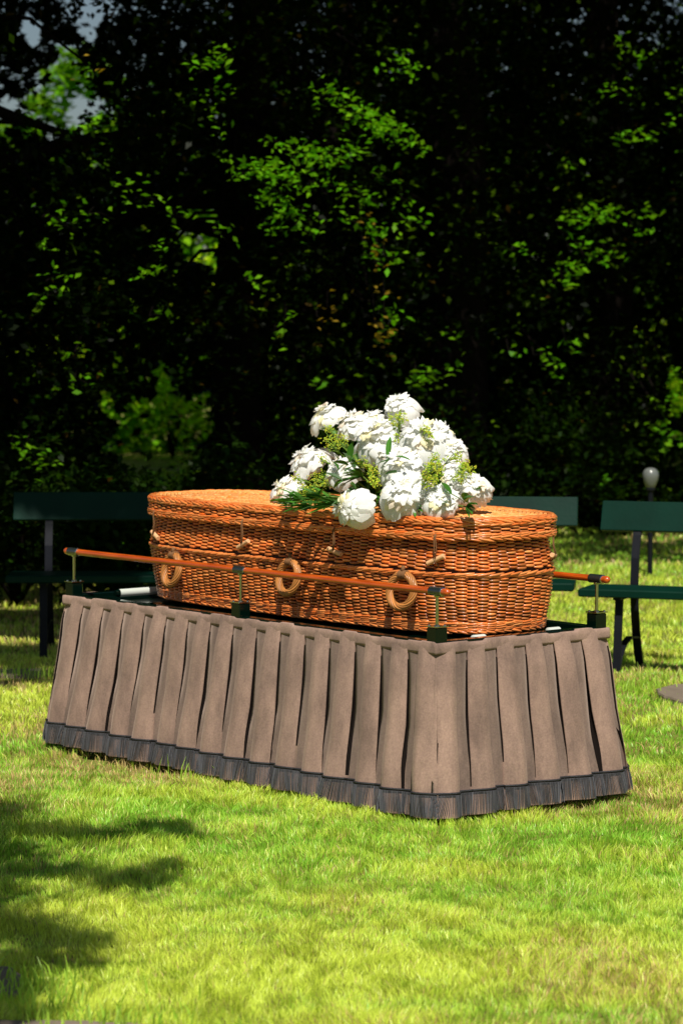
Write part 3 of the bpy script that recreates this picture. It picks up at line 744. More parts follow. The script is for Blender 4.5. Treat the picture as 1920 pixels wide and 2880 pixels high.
# ------------------------------------------------------------------ ground, stones, grass
gd = MB(); n = 60
def gz(x, y):
    return .012*sin(x*1.7+y*.9)+.010*sin(y*2.1-x*.6)
R_ = 300; xs = sorted(set([-R_, -120, -50, -25]+list(np.linspace(-12, 12, 61))+[25, 50, 120, R_])); ys = sorted(set([-60, -20]+list(np.linspace(-4, 40, 111))+[60, 90, 140, 300]))
Vg = np.array([(x, y, gz(x, y)-.006 if abs(x) < 13 and -5 < y < 41 else 0) for y in ys for x in xs]); nx_ = len(xs)
Fg = [(j*nx_+i, j*nx_+i+1, (j+1)*nx_+i+1, (j+1)*nx_+i) for j in range(len(ys)-1) for i in range(nx_-1)]
tag(link('ground', np_mesh('ground', Vg, Fg), M['soil']), kind='structure')
stones = []
def slab(poly, name, label, cat='paving stone', group=None, h=.03):
    P = [np.array(p) for p in poly]; c = sum(P)/len(P); n = len(P); R2 = random.Random(int(abs(c[0])*1000))
    # subdivide the outline so it is worn and irregular
    out = []
    for i in range(n):
        a, b_ = P[i], P[(i+1) % n]; m_ = max(3, int(np.linalg.norm(b_-a)/.05))
        for k in range(m_):
            q_ = a+(b_-a)*k/m_; out.append(q_+np.array([R2.uniform(-.008, .008), R2.uniform(-.008, .008)]))
    m_ = len(out); z = gz(c[0], c[1])+.004
    v0 = [(*p, z-.03) for p in out]; v1 = [(*p, z+h-.008) for p in out]; v2 = [(*(c+(p-c)*.975), z+h) for p in out]; vc = [(*c, z+h+.001)]
    f = [(k, (k+1) % m_, m_+(k+1) % m_, m_+k) for k in range(m_)]+[(m_+k, m_+(k+1) % m_, 2*m_+(k+1) % m_, 2*m_+k) for k in range(m_)]+[(2*m_+k, 2*m_+(k+1) % m_, 3*m_) for k in range(m_)]
    me = bpy.data.meshes.new(name); me.from_pydata(v0+v1+v2+vc, [], f); me.update(); o = link(name, me, M['stone']); tag(o, label, cat, group); stones.append(np.array([p for p in out])); return o
def gpx(px, py): return at_z(px, py, .01)[:2]
GS = 'paving stones set in the lawn'
slab([gpx(1838, 1952), gpx(1900, 1938), gpx(2060, 1935), gpx(2080, 1975), gpx(1920, 1985), gpx(1862, 1972)], 'paving_stone', 'brown flat paving stone in the grass in front of the right bench', group=GS, h=.012)
slab([gpx(-120, 1880), gpx(120, 1877), gpx(135, 1893), gpx(-120, 1893)], 'paving_stone', 'flat stone strip beside the foot of the shaded left bench', group=GS, h=.012)
slab([gpx(-150, 2700), gpx(30, 2712), gpx(68, 2745), gpx(50, 2790), gpx(-150, 2800)], 'paving_stone', 'dark stone at the left edge in the shade of the foreground lawn', group=GS, h=.012)
slab([gpx(-200, 2862), gpx(180, 2866), gpx(480, 2880), gpx(500, 2960), gpx(-200, 2960)], 'paving_stone', 'brown stone along the bottom left edge of the lawn', group=GS, h=.006)
def inside(P, poly):
    x, y = P[:, 0], P[:, 1]; r_ = np.zeros(len(P), bool); n = len(poly); j = n-1
    for i in range(n):
        xi, yi = poly[i]; xj, yj = poly[j]
        c_ = ((yi > y) != (yj > y)) & (x < (xj-xi)*(y-yi)/(yj-yi+1e-12)+xi); r_ ^= c_; j = i
    return r_
def vnoise(P, sc, seed):
    r_ = np.random.default_rng(seed); G_ = r_.random((256, 256)); q = P*sc+1000; i = np.floor(q).astype(int); f = q-i; f = f*f*(3-2*f)
    a = G_[i[:, 0] % 256, i[:, 1] % 256]; b_ = G_[(i[:, 0]+1) % 256, i[:, 1] % 256]; c_ = G_[i[:, 0] % 256, (i[:, 1]+1) % 256]; d_ = G_[(i[:, 0]+1) % 256, (i[:, 1]+1) % 256]
    return (a*(1-f[:, 0])+b_*f[:, 0])*(1-f[:, 1])+(c_*(1-f[:, 0])+d_*f[:, 0])*f[:, 1]
def grass(y0, y1, dens, hgt, wid, hw=.17, xadd=.5):
    xm = y1*hw+xadd; n = int(dens*(y1-y0)*2*xm); P = np.stack([rng.uniform(-xm, xm, n), rng.uniform(y0, y1, n)], 1)
    P = P[np.abs(P[:, 0]) < P[:, 1]*hw+xadd]
    for s_ in stones: P = P[~inside(P, s_)]
    # tufts: pull blades toward tuft centres, thin the bare spots
    bare = vnoise(P, 1.1, 5)*.6+vnoise(P, 3.1, 6)*.4; keep = rng.random(len(P)) < np.clip(1.35-np.clip(bare-.62, 0, 1)*5, .12, 1); P = P[keep]
    n = len(P); t1 = vnoise(P, .8, 1); t2 = vnoise(P, 3.0, 2); t3 = vnoise(P, 9.0, 3); t4 = vnoise(P, 22, 4)
    H = hgt*.72*(.5+.5*t2+.6*t3)*rng.uniform(.55, 1.25, n); W = wid*rng.uniform(.7, 1.3, n)
    az = rng.uniform(0, 2*pi, n); la = (vnoise(P, 7, 8)-.5)*14; lean = rng.uniform(.15, .8, n)*H
    lx = np.cos(la)*.6*lean+np.cos(az)*.6*lean; ly = np.sin(la)*.6*lean+np.sin(az)*.6*lean
    face = rng.uniform(-1.2, 1.2, n)           # mostly broadside so that blades read
    sx, sy = np.cos(face)*W/2, np.sin(face)*W/2
    gzv = .012*np.sin(P[:, 0]*1.7+P[:, 1]*.9)+.010*np.sin(P[:, 1]*2.1-P[:, 0]*.6)-.008
    V = np.zeros((n, 6, 3)); k = 0
    for (t, wf, bend) in ((0, 1, 0), (.55, .85, .3), (1, .12, 1)):
        cx = P[:, 0]+lx*bend; cy = P[:, 1]+ly*bend; cz = gzv+H*t*(1-.15*bend)
        V[:, k] = np.stack([cx-sx*wf, cy-sy*wf, cz], 1); V[:, k+1] = np.stack([cx+sx*wf, cy+sy*wf, cz], 1); k += 2
    b0 = np.arange(n)*6; F = np.concatenate([np.stack([b0, b0+1, b0+3, b0+2], 1), np.stack([b0+2, b0+3, b0+5, b0+4], 1)])
    # colours: fresh green <-> yellow green <-> straw
    fresh = np.array([.60, .98, .60]); yel = np.array([1.40, 1.30, 1.2]); straw = np.array([1.75, 1.0, 3.2]); pale = np.array([1.75, 1.5, 3.0])
    q = np.clip((t1*.4+t2*.38+t3*.22-.32)*3.0+rng.normal(0, .22, n), 0, 1)[:, None]; C = fresh*(1-q)+yel*q
    isst = (rng.random(n) < np.clip((bare[keep]-.47)*1.9+.07+.10*(t4-.5), .03, .8)); C[isst] = straw*rng.uniform(.5, 1.0, (isst.sum(), 1))
    isp = rng.random(n) < .06; C[isp] = pale
    C *= rng.uniform(.75, 1.2, (n, 1))
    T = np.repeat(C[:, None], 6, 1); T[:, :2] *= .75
    return V.reshape(-1, 3), F, T.reshape(-1, 3)
ga = Acc()
ga.add(grass(6.0, 8.6, 19000, .040, .0023)); ga.add(grass(8.6, 11.0, 12500, .042, .0029)); ga.add(grass(11.0, 15.0, 4600, .045, .0046))
ga.add(grass(15.0, 20, 1500, .05, .008)); ga.add(grass(20, 32, 450, .06, .016, hw=.17, xadd=1)); 
ga.add(grass(3.5, 6.0, 1500, .04, .006))
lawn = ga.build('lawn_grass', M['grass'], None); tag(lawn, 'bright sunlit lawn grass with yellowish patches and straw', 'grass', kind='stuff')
# taller tufts around bench feet and stones
tu = Acc()
def tuft(px, py, n, h, spread=.09):
    c = gpx(px, py); P = c+rng.normal(0, spread, (n, 2)); 
    H = h*rng.uniform(.5, 1.1, n); az = rng.uniform(0, 6.28, n); ln = H*rng.uniform(.1, .6, n); fc = rng.uniform(-1.2, 1.2, n); W = .006
    V = np.zeros((n, 6, 3)); k = 0
    for (t, wf, bend) in ((0, 1, 0), (.55, .8, .3), (1, .1, 1)):
        V[:, k] = np.stack([P[:, 0]+np.cos(az)*ln*bend-np.cos(fc)*W/2*wf, P[:, 1]+np.sin(az)*ln*bend-np.sin(fc)*W/2*wf, H*t], 1)
        V[:, k+1] = np.stack([P[:, 0]+np.cos(az)*ln*bend+np.cos(fc)*W/2*wf, P[:, 1]+np.sin(az)*ln*bend+np.sin(fc)*W/2*wf, H*t], 1); k += 2
    b0 = np.arange(n)*6; F = np.concatenate([np.stack([b0, b0+1, b0+3, b0+2], 1), np.stack([b0+2, b0+3, b0+5, b0+4], 1)])
    T = np.repeat((np.array([.8, 1, .8])*rng.uniform(.7, 1.2, (n, 1)))[:, None], 6, 1).reshape(-1, 3); tu.add((V.reshape(-1, 3), F, T))
for (px, py, n_, h_) in ((1800, 1945, 60, .11), (1770, 1935, 60, .08), (1750, 1945, 50, .07), (1885, 1932, 14, .13), (1840, 1930, 20, .07), (1830, 1958, 30, .05), (100, 1895, 40, .07), (30, 1897, 40, .06), (60, 2800, 80, .06), (90, 2760, 60, .06), (200, 2860, 80, .05), (400, 2872, 60, .05), (560, 2180, 30, .08), (1130, 2270, 40, .06)):
    tuft(px, py, n_, h_)
tag(tu.build('grass_tufts', M['grass'], None), 'longer grass tufts around the bench feet and stones', 'grass', kind='stuff')

# ------------------------------------------------------------------ sun
EL, AZ = radians(56), radians(4)
sd = np.array([sin(AZ)*cos(EL), -cos(AZ)*cos(EL), sin(EL)])
su = bpy.data.lights.new('sun', 'SUN'); su.energy = 5; su.angle = radians(.53); su.color = (1, .955, .87)
so = bpy.data.objects.new('sun', su); COL.objects.link(so); so.location = (0, 0, 30)
from mathutils import Vector
so.rotation_euler = Vector(tuple(-sd)).to_track_quat('-Z', 'Y').to_euler()
w = bpy.data.worlds.new('World'); S.world = w; w.use_nodes = True; nt = w.node_tree
bg = nt.nodes['Background']; sky = nt.nodes.new('ShaderNodeTexSky'); sky.sky_type = 'NISHITA'; sky.sun_disc = False
sky.sun_elevation = EL; sky.sun_rotation = pi-AZ; nt.links.new(sky.outputs[0], bg.inputs[0]); bg.inputs[1].default_value = .05

# ------------------------------------------------------------------ trees
def leaf_cloud(C, size, tone, flat=.5, seed=0):
    """one folded leaf per centre: C (n,3), size (n,)"""
    r_ = np.random.default_rng(seed); n = len(C); d = r_.normal(0, 1, (n, 3)); d[:, 2] *= flat; d[:, 2] -= .25; d /= np.linalg.norm(d, axis=1)[:, None]
    up = r_.normal(0, .45, (n, 3)); up[:, 2] += 1; s_ = np.cross(d, up); s_ /= np.linalg.norm(s_, axis=1)[:, None]+1e-9; nn = np.cross(s_, d)
    L_ = size[:, None]; V = np.zeros((n, 4, 3)); V[:, 0] = C-d*L_*.5; V[:, 1] = C+s_*L_*.27+nn*L_*.08-d*L_*.05; V[:, 2] = C+d*L_*.5; V[:, 3] = C-s_*L_*.27+nn*L_*.08-d*L_*.05
    b0 = np.arange(n)*4; F = np.stack([b0, b0+1, b0+2, b0+3], 1); return V.reshape(-1, 3), F, np.repeat(tone, 4, axis=0)
def ysx(x): return np.interp(x, [-6, -1.2, -.2, .9, 1.6, 6], [8.8, 9.0, 10.4, 14.3, 15.6, 16.2])      # front edge of the added unseen canopy at height H0
H0 = 6.3; ct = 1/math.tan(EL)
def shade_y(x, z): return ysx(x)+ct*(H0-z)
def mass_y(x): return np.interp(x, [-6, -2, -1, 0, 1.2, 2, 6], [16.6, 17.0, 18.2, 19.6, 21.2, 22.6, 23.2])
def proj(P):
    z = P[:, 2]-HC; yc = P[:, 1]*cos(PIT)-z*sin(PIT); zc = P[:, 1]*sin(PIT)+z*cos(PIT)
    return 960+FPX*P[:, 0]/yc, 1440-FPX*zc/yc
TR = [(-4.6, 19.5, .24), (-2.45, 18.6, .17), (-.72, 20.3, .19), (.95, 22.6, .30), (2.3, 24.2, .20), (4.9, 25.2, .26), (-5.5, 26.5, .25), (.0, 27.5, .22), (5.8, 30, .25)]
LBL = ['broad dark tree at the far left edge behind the shaded bench', 'slim leaning tree at the top left with sky between its leaves', 'tree whose black trunk stands left of the flowers', 'thick trunked tree directly behind the flowers', 'slender tree behind the gap between the two right benches', 'dense dark tree at the right edge behind the garden lamp', 'tree deep in the shade on the left, behind the others', 'tree deep in the shade behind the trunk left of the flowers', 'hindmost tree deep in the shade on the right']
trees = []; wood = []
for i, (x, y, r) in enumerate(TR):
    o = empty('broadleaf_tree', (x, y, 0)); tag(o, LBL[i], 'tree', 'dark broadleaf trees behind the lawn'); trees.append(o)
    rt = random.Random(i+40); q = MB(); lean = rt.uniform(-.25, .25)
    pts = []; rs_ = []
    for k in range(10):
        t = k/9; pts.append((lean*t*t*2+.05*sin(k*1.3+i), .05*cos(k*1.7+i), 7.6*t-.05)); rs_.append(r*(1.35 if k == 0 else 1.05-.65*t))
    q.tube(pts, rs_, 12)
    for k in range(9):
        t = rt.uniform(.18, .95); b0 = np.array([np.interp(t, np.linspace(0, 1, 10), [p[j] for p in pts]) for j in range(3)])
        az = rt.uniform(.3, 2.85); L_ = rt.uniform(1.2, 2.8); d = np.array([cos(az), sin(az), rt.uniform(-.05, .7)])
        pp = [b0+d*L_*s_+np.array([0, 0, -.35*L_*s_*s_*rt.uniform(.3, 1)])+np.array([rt.uniform(-.06, .06)]*3)*(s_ > 0) for s_ in (0, .3, .6, .85, 1)]
        q.tube(pp, [r*.32, r*.24, r*.15, r*.08, .01], 7)
    wood.append(q)
rt = np.random.default_rng(77)
# (a) foliage mass in clumps, tree shade put into near-black leaf tones
ncl = 5600; cx = rt.uniform(-6.3, 6.3, ncl); dep = rt.uniform(0, 1, ncl)**1.3*6.5; cy = mass_y(cx)+dep; cz = rt.uniform(.0, 1, ncl)**.85*6.4
C = np.stack([cx, cy, cz], 1); u, v = proj(C)
def win(u, v):
    """places where one can look through to the sunlit shrubs and the sky"""
    nz = (vnoise(np.stack([u, v], 1), 1/38., 61)-.5)*1.5+(vnoise(np.stack([u, v], 1), 1/14., 62)-.5)*.9
    def el(cu, cv, a, b): return ((u-cu)/a)**2+((v-cv)/b)**2+nz < .8
    k = el(455, 1225, 175, 165)|el(560, 660, 90, 110)|el(180, 260, 60, 150)|el(90, 90, 40, 50)|el(20, 330, 40, 90)|el(250, 60, 40, 60)|el(1890, 1290, 60, 70)|el(1905, 1130, 40, 60)
    return k
keep = ~win(u, v)
# sparse zone top left and the very top right
sp = ((u < 330) & (v < 480) & (rt.random(ncl) < .45))|((u > 1640) & (v < 120) & (rt.random(ncl) < .35)); keep &= ~sp
C = C[keep]; per = 62; n = len(C)*per; sg = np.repeat(rt.uniform(.10, .26, len(C)), per)[:, None]
P = np.repeat(C, per, 0)+rt.normal(0, 1, (n, 3))*sg*np.array([1, 1, .6]); 
u, v = proj(P); P = P[~(win(u, v) & (rt.random(n) < .975))]; P = P[P[:, 2] > .03]
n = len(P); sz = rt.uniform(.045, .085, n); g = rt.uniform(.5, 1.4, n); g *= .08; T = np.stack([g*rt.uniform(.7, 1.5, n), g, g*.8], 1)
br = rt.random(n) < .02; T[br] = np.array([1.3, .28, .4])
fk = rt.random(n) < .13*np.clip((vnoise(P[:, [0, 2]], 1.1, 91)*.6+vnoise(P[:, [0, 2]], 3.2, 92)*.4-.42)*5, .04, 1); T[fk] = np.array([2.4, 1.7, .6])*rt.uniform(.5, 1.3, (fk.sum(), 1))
massP, massS, massT = P, sz, T
# (b) high canopy out of view, added and shaped to shade everything beyond the benches
n = 118000; x = np.where(rt.random(n) < .62, rt.uniform(-11, 11, n), rt.uniform(-5, -.4, n)); yy = rt.uniform(0, 1, n)*1.0; y = ysx(x)+rt.normal(0, .35, n)+yy*(31.5-ysx(x)); z = H0+.1+rt.random(n)*2.2
# lumpy: drop leaves where low-frequency noise is low
q = vnoise(np.stack([x, y], 1), .9, 21)*.6+vnoise(np.stack([x, y], 1), 2.6, 22)*.4; k = q > np.where(x < -.3, .12, .24); x, y, z = x[k], y[k], z[k]
gy = y+z*ct; k = (((x+1.75)/.8)**2+((gy-15.15)/.26)**2 > 1); x, y, z = x[k], y[k], z[k]  # opening cut along the sun line to light a strip of lawn
canP = np.stack([x, y, z], 1); canS = rt.uniform(.16, .30, len(x)); g = rt.uniform(.6, 1.3, len(x)); canT = np.stack([g, g, g], 1)
# (c) sprays before the dark mass, sunlight partly put into brighter leaf tones
spP, spT, spS, twigs = [], [], [], []
def spray_at(px, py, dx, dy, n, dy_depth=-.55, tone=(1.6, 1.7, 1.0), size=.055, brown=0):
    """a drooping twig from pixel (px,py) over (dx,dy) pixels, leaves hanging along it"""
    for it in range(3):
        yg = 15 if it == 0 else yv
        p = at_y(px, py, yg); yv = float(mass_y(p[0])+dy_depth)
    a = at_y(px, py, yv); b_ = at_y(px+dx, py+dy, yv+rt.uniform(-.25, .25)); L_ = np.linalg.norm(b_-a)
    size = size*yv/15.5; t = rt.random(n); Q = a+(b_-a)*t[:, None]; Q[:, 2] += .14*L_*np.sin(t*pi); Q += rt.normal(0, 1, (n, 3))*np.array([.05, .08, .035])
    spP.append(Q); spS.append(rt.uniform(.55, 1.15, n)*size); g = rt.uniform(.7, 1.25, n)
    T = np.stack([g*tone[0]*rt.uniform(.8, 1.3, n), g*tone[1], g*tone[2]], 1)
    if brown: T[:] = np.stack([g*8.5, g*2.0, g*3.0], 1)
    spT.append(T); twigs.append((a, (a+b_)/2+np.array([0, 0, .12*L_]), b_, yv))
SPR = [(560,205,60,-20,22),(600,175,60,-15,20),(590,250,50,15,14),(570,300,40,10,10),(740,395,70,20,18),(600,370,40,10,9),(650,440,30,20,8),
 (650,500,110,-20,40),(700,480,110,20,46),(760,500,100,30,46),(830,470,110,-20,48),(720,560,110,30,44),(760,600,60,10,24),(820,450,60,-20,24),(900,430,60,20,22),
 (880,520,90,20,26),(940,460,90,-40,34),(960,350,90,-20,34),(975,330,110,15,36),(1010,380,110,10,36),(1060,350,90,40,34),(1100,175,60,10,24),(1110,205,50,15,18),(1080,380,90,40,26),
 (900,270,60,20,16),(905,255,40,10,10),(940,280,60,10,16),(1015,655,50,-10,16),(1055,650,55,5,16),(1020,700,50,20,12),(1130,620,60,20,12),(1050,500,60,20,14),(980,540,50,20,12),
 (1020,560,50,20,12),(1440,705,40,-8,10),(1590,750,40,10,14),(1570,640,90,-30,22),(1630,615,70,-10,26),(1680,605,60,15,26),(1600,700,50,-20,14),(1560,800,50,-20,12),(1580,780,40,-20,12),(1640,720,60,20,14),(1700,700,60,20,12),(1810,600,40,10,12),(1780,640,40,30,9),
 (1690,250,60,20,16),(1720,120,40,10,9),(1740,380,40,20,12),(1790,370,40,20,12),(1860,340,40,20,8),(1890,260,30,20,10),(1760,160,60,20,8),(1590,460,40,10,7),
 (420,690,50,8,10),(395,770,40,8,10),(130,790,60,-10,12),(120,840,60,-15,10),(400,790,20,0,5),(200,1085,50,-5,10),(210,990,30,10,6),(30,1250,60,20,14),(60,1280,60,25,16),(80,1310,50,15,12),(420,890,30,0,5),(380,560,80,20,12),(320,520,60,30,12),(160,640,50,10,8),(120,610,60,20,10),(250,600,60,10,10),(110,700,30,10,7),
 (870,1090,60,-20,10),(1160,1080,60,5,16),(1170,1060,60,-10,12),(1220,1050,50,-10,10),(1530,1030,40,10,9),(1590,960,40,20,9),(1500,1000,40,10,7),(1260,930,30,10,7),(1430,990,30,10,6),(1850,1140,60,10,14),(1880,1060,40,10,14),(1830,1200,50,20,14),(1700,1375,60,10,26),(1880,1235,40,10,12),
 (1080,930,30,20,8),(1050,860,40,20,10),(1080,880,40,10,10),(800,910,30,0,8),(770,960,20,0,5),(740,640,40,60,12),(830,650,50,10,12),(850,600,40,50,12),(690,790,50,30,10),(600,650,40,30,10),(1040,740,60,20,12),(1080,720,50,20,10),(960,600,40,30,10),(1130,560,30,10,8),(1160,430,40,30,8),(480,610,60,20,8),
 (270,1520,60,-10,26),(290,1535,60,10,26),(230,1500,60,10,14),(345,1530,50,20,22),(300,1560,70,10,16)]
for (px, py, dx, dy, n_) in SPR:
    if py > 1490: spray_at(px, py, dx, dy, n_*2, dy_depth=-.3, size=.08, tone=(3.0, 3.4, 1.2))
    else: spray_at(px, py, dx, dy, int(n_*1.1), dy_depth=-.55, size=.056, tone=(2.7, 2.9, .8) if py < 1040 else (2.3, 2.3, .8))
for (px, py, dx, dy, n_) in ((1040,720,20,30,6),(1050,900,30,50,14),(1030,800,30,30,6),(890,890,20,30,6),(920,860,30,30,6),(1070,950,20,30,8),(1040,650,10,20,4),(1080,830,20,20,4),(380,1535,60,20,16),(1010,600,30,20,4),(240,195,30,10,4),(1060,700,10,10,3)):
    spray_at(px, py, dx, dy, n_, brown=1, size=.05)
for (a, m_, b_, yv) in [w_ for w_ in twigs if w_[0][2] > .75]:      # gaps cut in the unseen canopy so the sun reaches these sprays
    c = (a+b_)/2; L_ = np.linalg.norm(b_-a); t = (canP[:, 2]-c[2])/sd[2]; q_ = c+sd*t[:, None]
    k = ((canP[:, 0]-q_[:, 0])/(L_*.5+.16))**2+((canP[:, 1]-q_[:, 1])/.30)**2 > 1; canP, canS, canT = canP[k], canS[k], canT[k]
spP = np.concatenate(spP); spT = np.concatenate(spT); spS = np.concatenate(spS)
tx = np.array([[t[0], t[1]] for t in TR])
def nearest(P): return ((P[:, None, :2]-tx[None])**2*np.array([1.0, .15])).sum(2).argmin(1)
nm, ncn, nsp = nearest(massP), nearest(canP), nearest(spP)
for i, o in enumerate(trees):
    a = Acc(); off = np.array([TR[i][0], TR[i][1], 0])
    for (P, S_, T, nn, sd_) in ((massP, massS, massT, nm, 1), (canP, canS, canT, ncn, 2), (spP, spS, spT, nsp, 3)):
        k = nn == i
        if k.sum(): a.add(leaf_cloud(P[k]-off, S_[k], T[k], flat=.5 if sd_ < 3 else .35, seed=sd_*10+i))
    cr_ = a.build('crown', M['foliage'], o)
# twigs carrying the sprays, joined to each tree
tn_ = nearest(np.array([t[0] for t in twigs]))
for i, o in enumerate(trees):
    q = wood[i]; off = np.array([TR[i][0], TR[i][1], 0])
    for j, (a, m_, b_, yv) in enumerate(twigs):
        if tn_[j] != i or a[2] < .75: continue
        c0 = np.array([a[0]*1.04, a[1]+1.3, a[2]+.12]); tk = np.array([.0, .0, min(6.5, a[2]+.5)]); q.tube([tk, (tk+c0-off)/2+np.array([0, 0, .15]), c0-off, a-off, m_-off, b_-off], [.02, .014, .008, .004, .003, .0015], 5)
    q.build('trunk', M['bark'], o, True)
# (d) low dark shrubs under the trees
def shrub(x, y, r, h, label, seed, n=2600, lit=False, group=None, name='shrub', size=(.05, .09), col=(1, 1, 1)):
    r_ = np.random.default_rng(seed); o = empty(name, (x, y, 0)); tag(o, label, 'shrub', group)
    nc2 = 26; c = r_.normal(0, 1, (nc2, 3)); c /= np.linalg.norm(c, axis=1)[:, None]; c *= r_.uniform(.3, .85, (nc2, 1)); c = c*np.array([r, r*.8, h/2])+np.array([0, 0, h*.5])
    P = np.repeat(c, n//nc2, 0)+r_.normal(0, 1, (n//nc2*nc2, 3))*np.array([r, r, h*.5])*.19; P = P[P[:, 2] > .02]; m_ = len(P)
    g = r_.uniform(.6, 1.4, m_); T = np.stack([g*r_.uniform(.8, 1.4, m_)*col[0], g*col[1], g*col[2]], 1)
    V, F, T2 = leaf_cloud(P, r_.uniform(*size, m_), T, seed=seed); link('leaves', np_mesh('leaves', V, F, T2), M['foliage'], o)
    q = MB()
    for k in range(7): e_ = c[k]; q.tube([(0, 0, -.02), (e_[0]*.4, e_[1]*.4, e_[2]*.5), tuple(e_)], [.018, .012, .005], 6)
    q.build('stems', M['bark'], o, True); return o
GR = 'dark shrubs in the shade under the trees'
for i, (x, y, r, h, lb) in enumerate(((-3.3, 17.6, .8, 1.5, 'shrub at the left edge low behind the shaded bench'), (-2.25, 16.1, .62, 1.0, 'dark shrub right behind the left end of the shaded bench'), (-1.3, 16.3, .6, .85, 'knee high dark shrub between the shaded bench and the coffin end'), (-2.0, 17.3, .75, 1.2, 'low black shrub behind the shaded left bench'), (-.9, 18.4, .7, 1.0, 'low shrub just left of the coffin in the shade'), (.3, 20.0, .9, 1.3, 'dark shrub directly behind the flowers'), (1.5, 22.4, .9, 1.2, 'dark shrub behind the middle bench back'), (2.55, 23.4, .8, .8, 'low dark shrub behind the right bench near the lamp'), (4.2, 23.6, 1.0, 1.5, 'shrub at the right edge under the trees'))):
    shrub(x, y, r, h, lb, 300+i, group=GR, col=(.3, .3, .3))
# (e) sunlit growth far behind, beyond the shade
def hedge_cloud(n, x0, x1, y0, y1, ztop, size, seed, col):
    r_ = np.random.default_rng(seed); x = r_.uniform(x0, x1, n); y = r_.uniform(y0, y1, n); top = ztop(x); z = r_.random(n)*top
    P = np.stack([x, y, z], 1); g = r_.uniform(.5, 1.5, n)*(.5+1.0*vnoise(np.stack([x, z], 1), 1.6, seed)); T = np.stack([g*col[0]*r_.uniform(.8, 1.3, n), g*col[1], g*col[2]], 1)
    k = vnoise(np.stack([x, z], 1), 2.3, seed+1)*.6+vnoise(np.stack([x, z], 1), 6, seed+2)*.4 > .18+.30*np.clip(z/np.maximum(top, .1)-.55, 0, 1)*2
    return leaf_cloud(P[k], r_.uniform(*size, k.sum()), T[k], seed=seed)
V, F, T = hedge_cloud(130000, -16, 16, 38, 39.6, lambda x: 5.0+.5*np.sin(x*1.3)+.3*np.sin(x*3.1)+np.where(x < -2.6, -.2, .6), (.15, .28), 9, (2.6, 2.3, .8))
hd = link('distant_wood', np_mesh('distant_wood', V, F, T), M['foliage']); tag(hd, 'sunlit wood far behind the dark trees, glimpsed through gaps in the leaves', 'wood', kind='stuff')
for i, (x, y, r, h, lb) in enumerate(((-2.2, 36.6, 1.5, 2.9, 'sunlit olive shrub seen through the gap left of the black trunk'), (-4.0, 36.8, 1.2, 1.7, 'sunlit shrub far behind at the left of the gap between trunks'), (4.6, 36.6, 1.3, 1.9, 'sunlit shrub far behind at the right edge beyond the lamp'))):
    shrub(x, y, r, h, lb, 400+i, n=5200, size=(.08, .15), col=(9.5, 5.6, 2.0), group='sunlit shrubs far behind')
r_ = np.random.default_rng(55); n = 110000; P = np.stack([r_.uniform(-8, 8, n), r_.uniform(28.3, 29.6, n), r_.random(n)*7.2], 1); u, v = proj(P)
k = ~(win(u, v) & (r_.random(n) < .99)) & ~((u < 330) & (v < 480) & (vnoise(P[:, ::2], 2.6, 31) < .50)) & ~((u > 1640) & (v < 120) & (vnoise(P[:, ::2], 3, 32) < .4)); P = P[k]; n = len(P)
g = r_.uniform(.03, .10, n); V, F, T = leaf_cloud(P, r_.uniform(.12, .22, n), np.stack([g, g, g], 1), seed=56)  # backing wood: its shade is put into near-black leaf tones
tag(link('shaded_wood', np_mesh('shaded_wood', V, F, T), M['foliage']), 'black mass of shaded undergrowth behind the tree trunks', 'wood', kind='stuff')
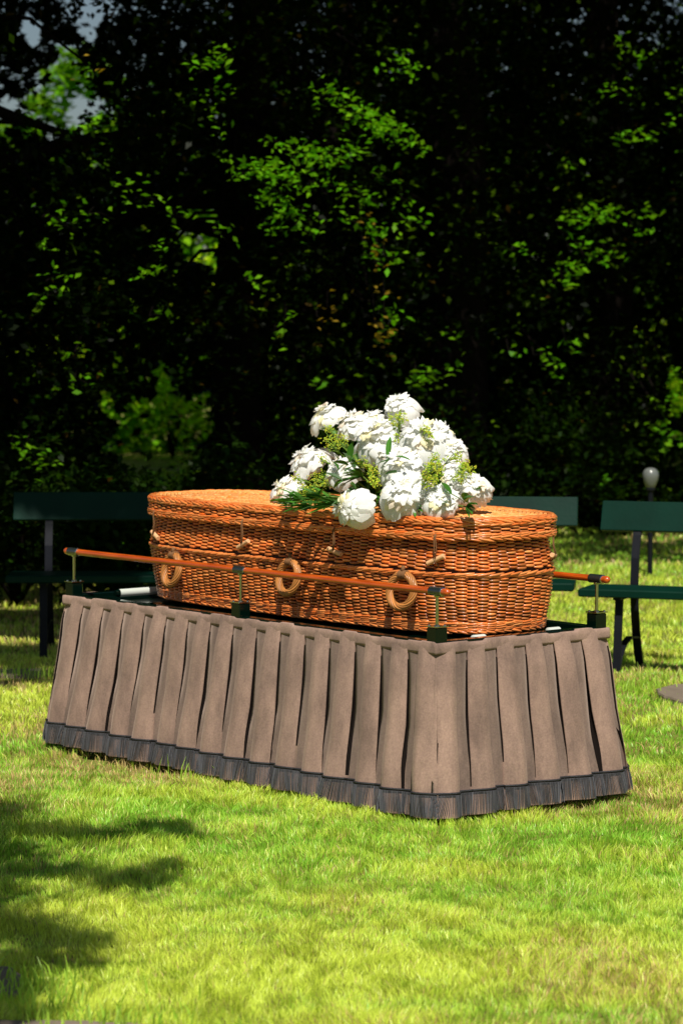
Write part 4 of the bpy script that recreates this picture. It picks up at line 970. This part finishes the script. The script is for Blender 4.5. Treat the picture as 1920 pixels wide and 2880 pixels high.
# (f) tree standing left of the camera, its boughs throw the shadows on the foreground lawn
nt_ = empty('overhanging_tree', (-4.2, 2.6, 0)); tag(nt_, 'tree beyond the left edge whose boughs shade the near lawn', 'tree')
q = MB(); q.tube([(0, 0, -.05), (.05, 0, .6), (.1, .05, 2.5), (.2, .1, 4.5), (.3, .1, 6.5)], [.26, .2, .17, .13, .05], 12)
blobs = []
def shadow_blob(px, py, z, rx, ry, n):
    g_ = at_z(px, py, 0); t = z/sd[2]; c = g_+sd*t; blobs.append((c, rx, ry, n))
for (px, py, rx, ry, n_) in ((20,2290,.08,.10,110),(-60,2400,.12,.5,500),(110,2345,.10,.05,110),(230,2355,.10,.035,100),(330,2360,.07,.025,40),(440,2340,.12,.05,110),(510,2355,.08,.03,50),(30,2400,.08,.05,90),(60,2450,.10,.04,100),(200,2450,.11,.03,90),(330,2475,.11,.045,130),(420,2470,.08,.03,60),(470,2440,.06,.03,30),(30,2590,.08,.05,80),(110,2610,.10,.07,140),(200,2640,.09,.05,100),(280,2650,.04,.03,20),(120,2690,.14,.06,170),(30,2720,.06,.10,110),(20,2800,.08,.16,180),(-60,2600,.12,.5,500),(-300,2500,.3,.6,700),(40,2860,.1,.06,60)):
    shadow_blob(px, py, 3.3+random.uniform(-.15, .15), rx, ry, n_)
Pn, Sn = [], []
for (c, rx, ry, n_) in blobs:
    Pn.append(c+rt.normal(0, 1, (int(n_*1.4), 3))*np.array([rx*.55, ry*.9, .08])); Sn.append(rt.uniform(.05, .085, int(n_*1.4)))
    q.tube([(.12, .06, 3.0), ((c[0]+4.2)*.5, (c[1]-2.6)*.4, 3.4), (c[0]+4.2, c[1]-2.6, c[2]-.05)], [.05, .03, .006], 6)
q.build('trunk', M['bark'], nt_, True)
Pn = np.concatenate(Pn)-np.array([-4.2, 2.6, 0]); V, F, T = leaf_cloud(Pn, np.concatenate(Sn), np.ones((len(Pn), 3)), seed=5)
link('crown', np_mesh('crown', V, F, T), M['foliage'], nt_)

# ------------------------------------------------------------------ camera and render
cd = bpy.data.cameras.new('camera'); cam = bpy.data.objects.new('camera', cd); COL.objects.link(cam)
cam.location = (0, 0, HC); cam.rotation_euler = (pi/2-PIT, 0, 0); cd.sensor_fit = 'VERTICAL'; cd.sensor_height = 36; cd.sensor_width = 24
cd.lens = FPX/2880*36; cd.clip_end = 1000; cd.clip_start = .1
cd.dof.use_dof = True; cd.dof.focus_distance = 9.9; cd.dof.aperture_fstop = 5.0
S.camera = cam
S.view_settings.view_transform = 'Standard'; S.view_settings.look = 'None'; S.view_settings.exposure = 0; S.view_settings.gamma = 1
S.cycles.max_bounces = 8; S.cycles.diffuse_bounces = 6; S.cycles.use_denoising = True
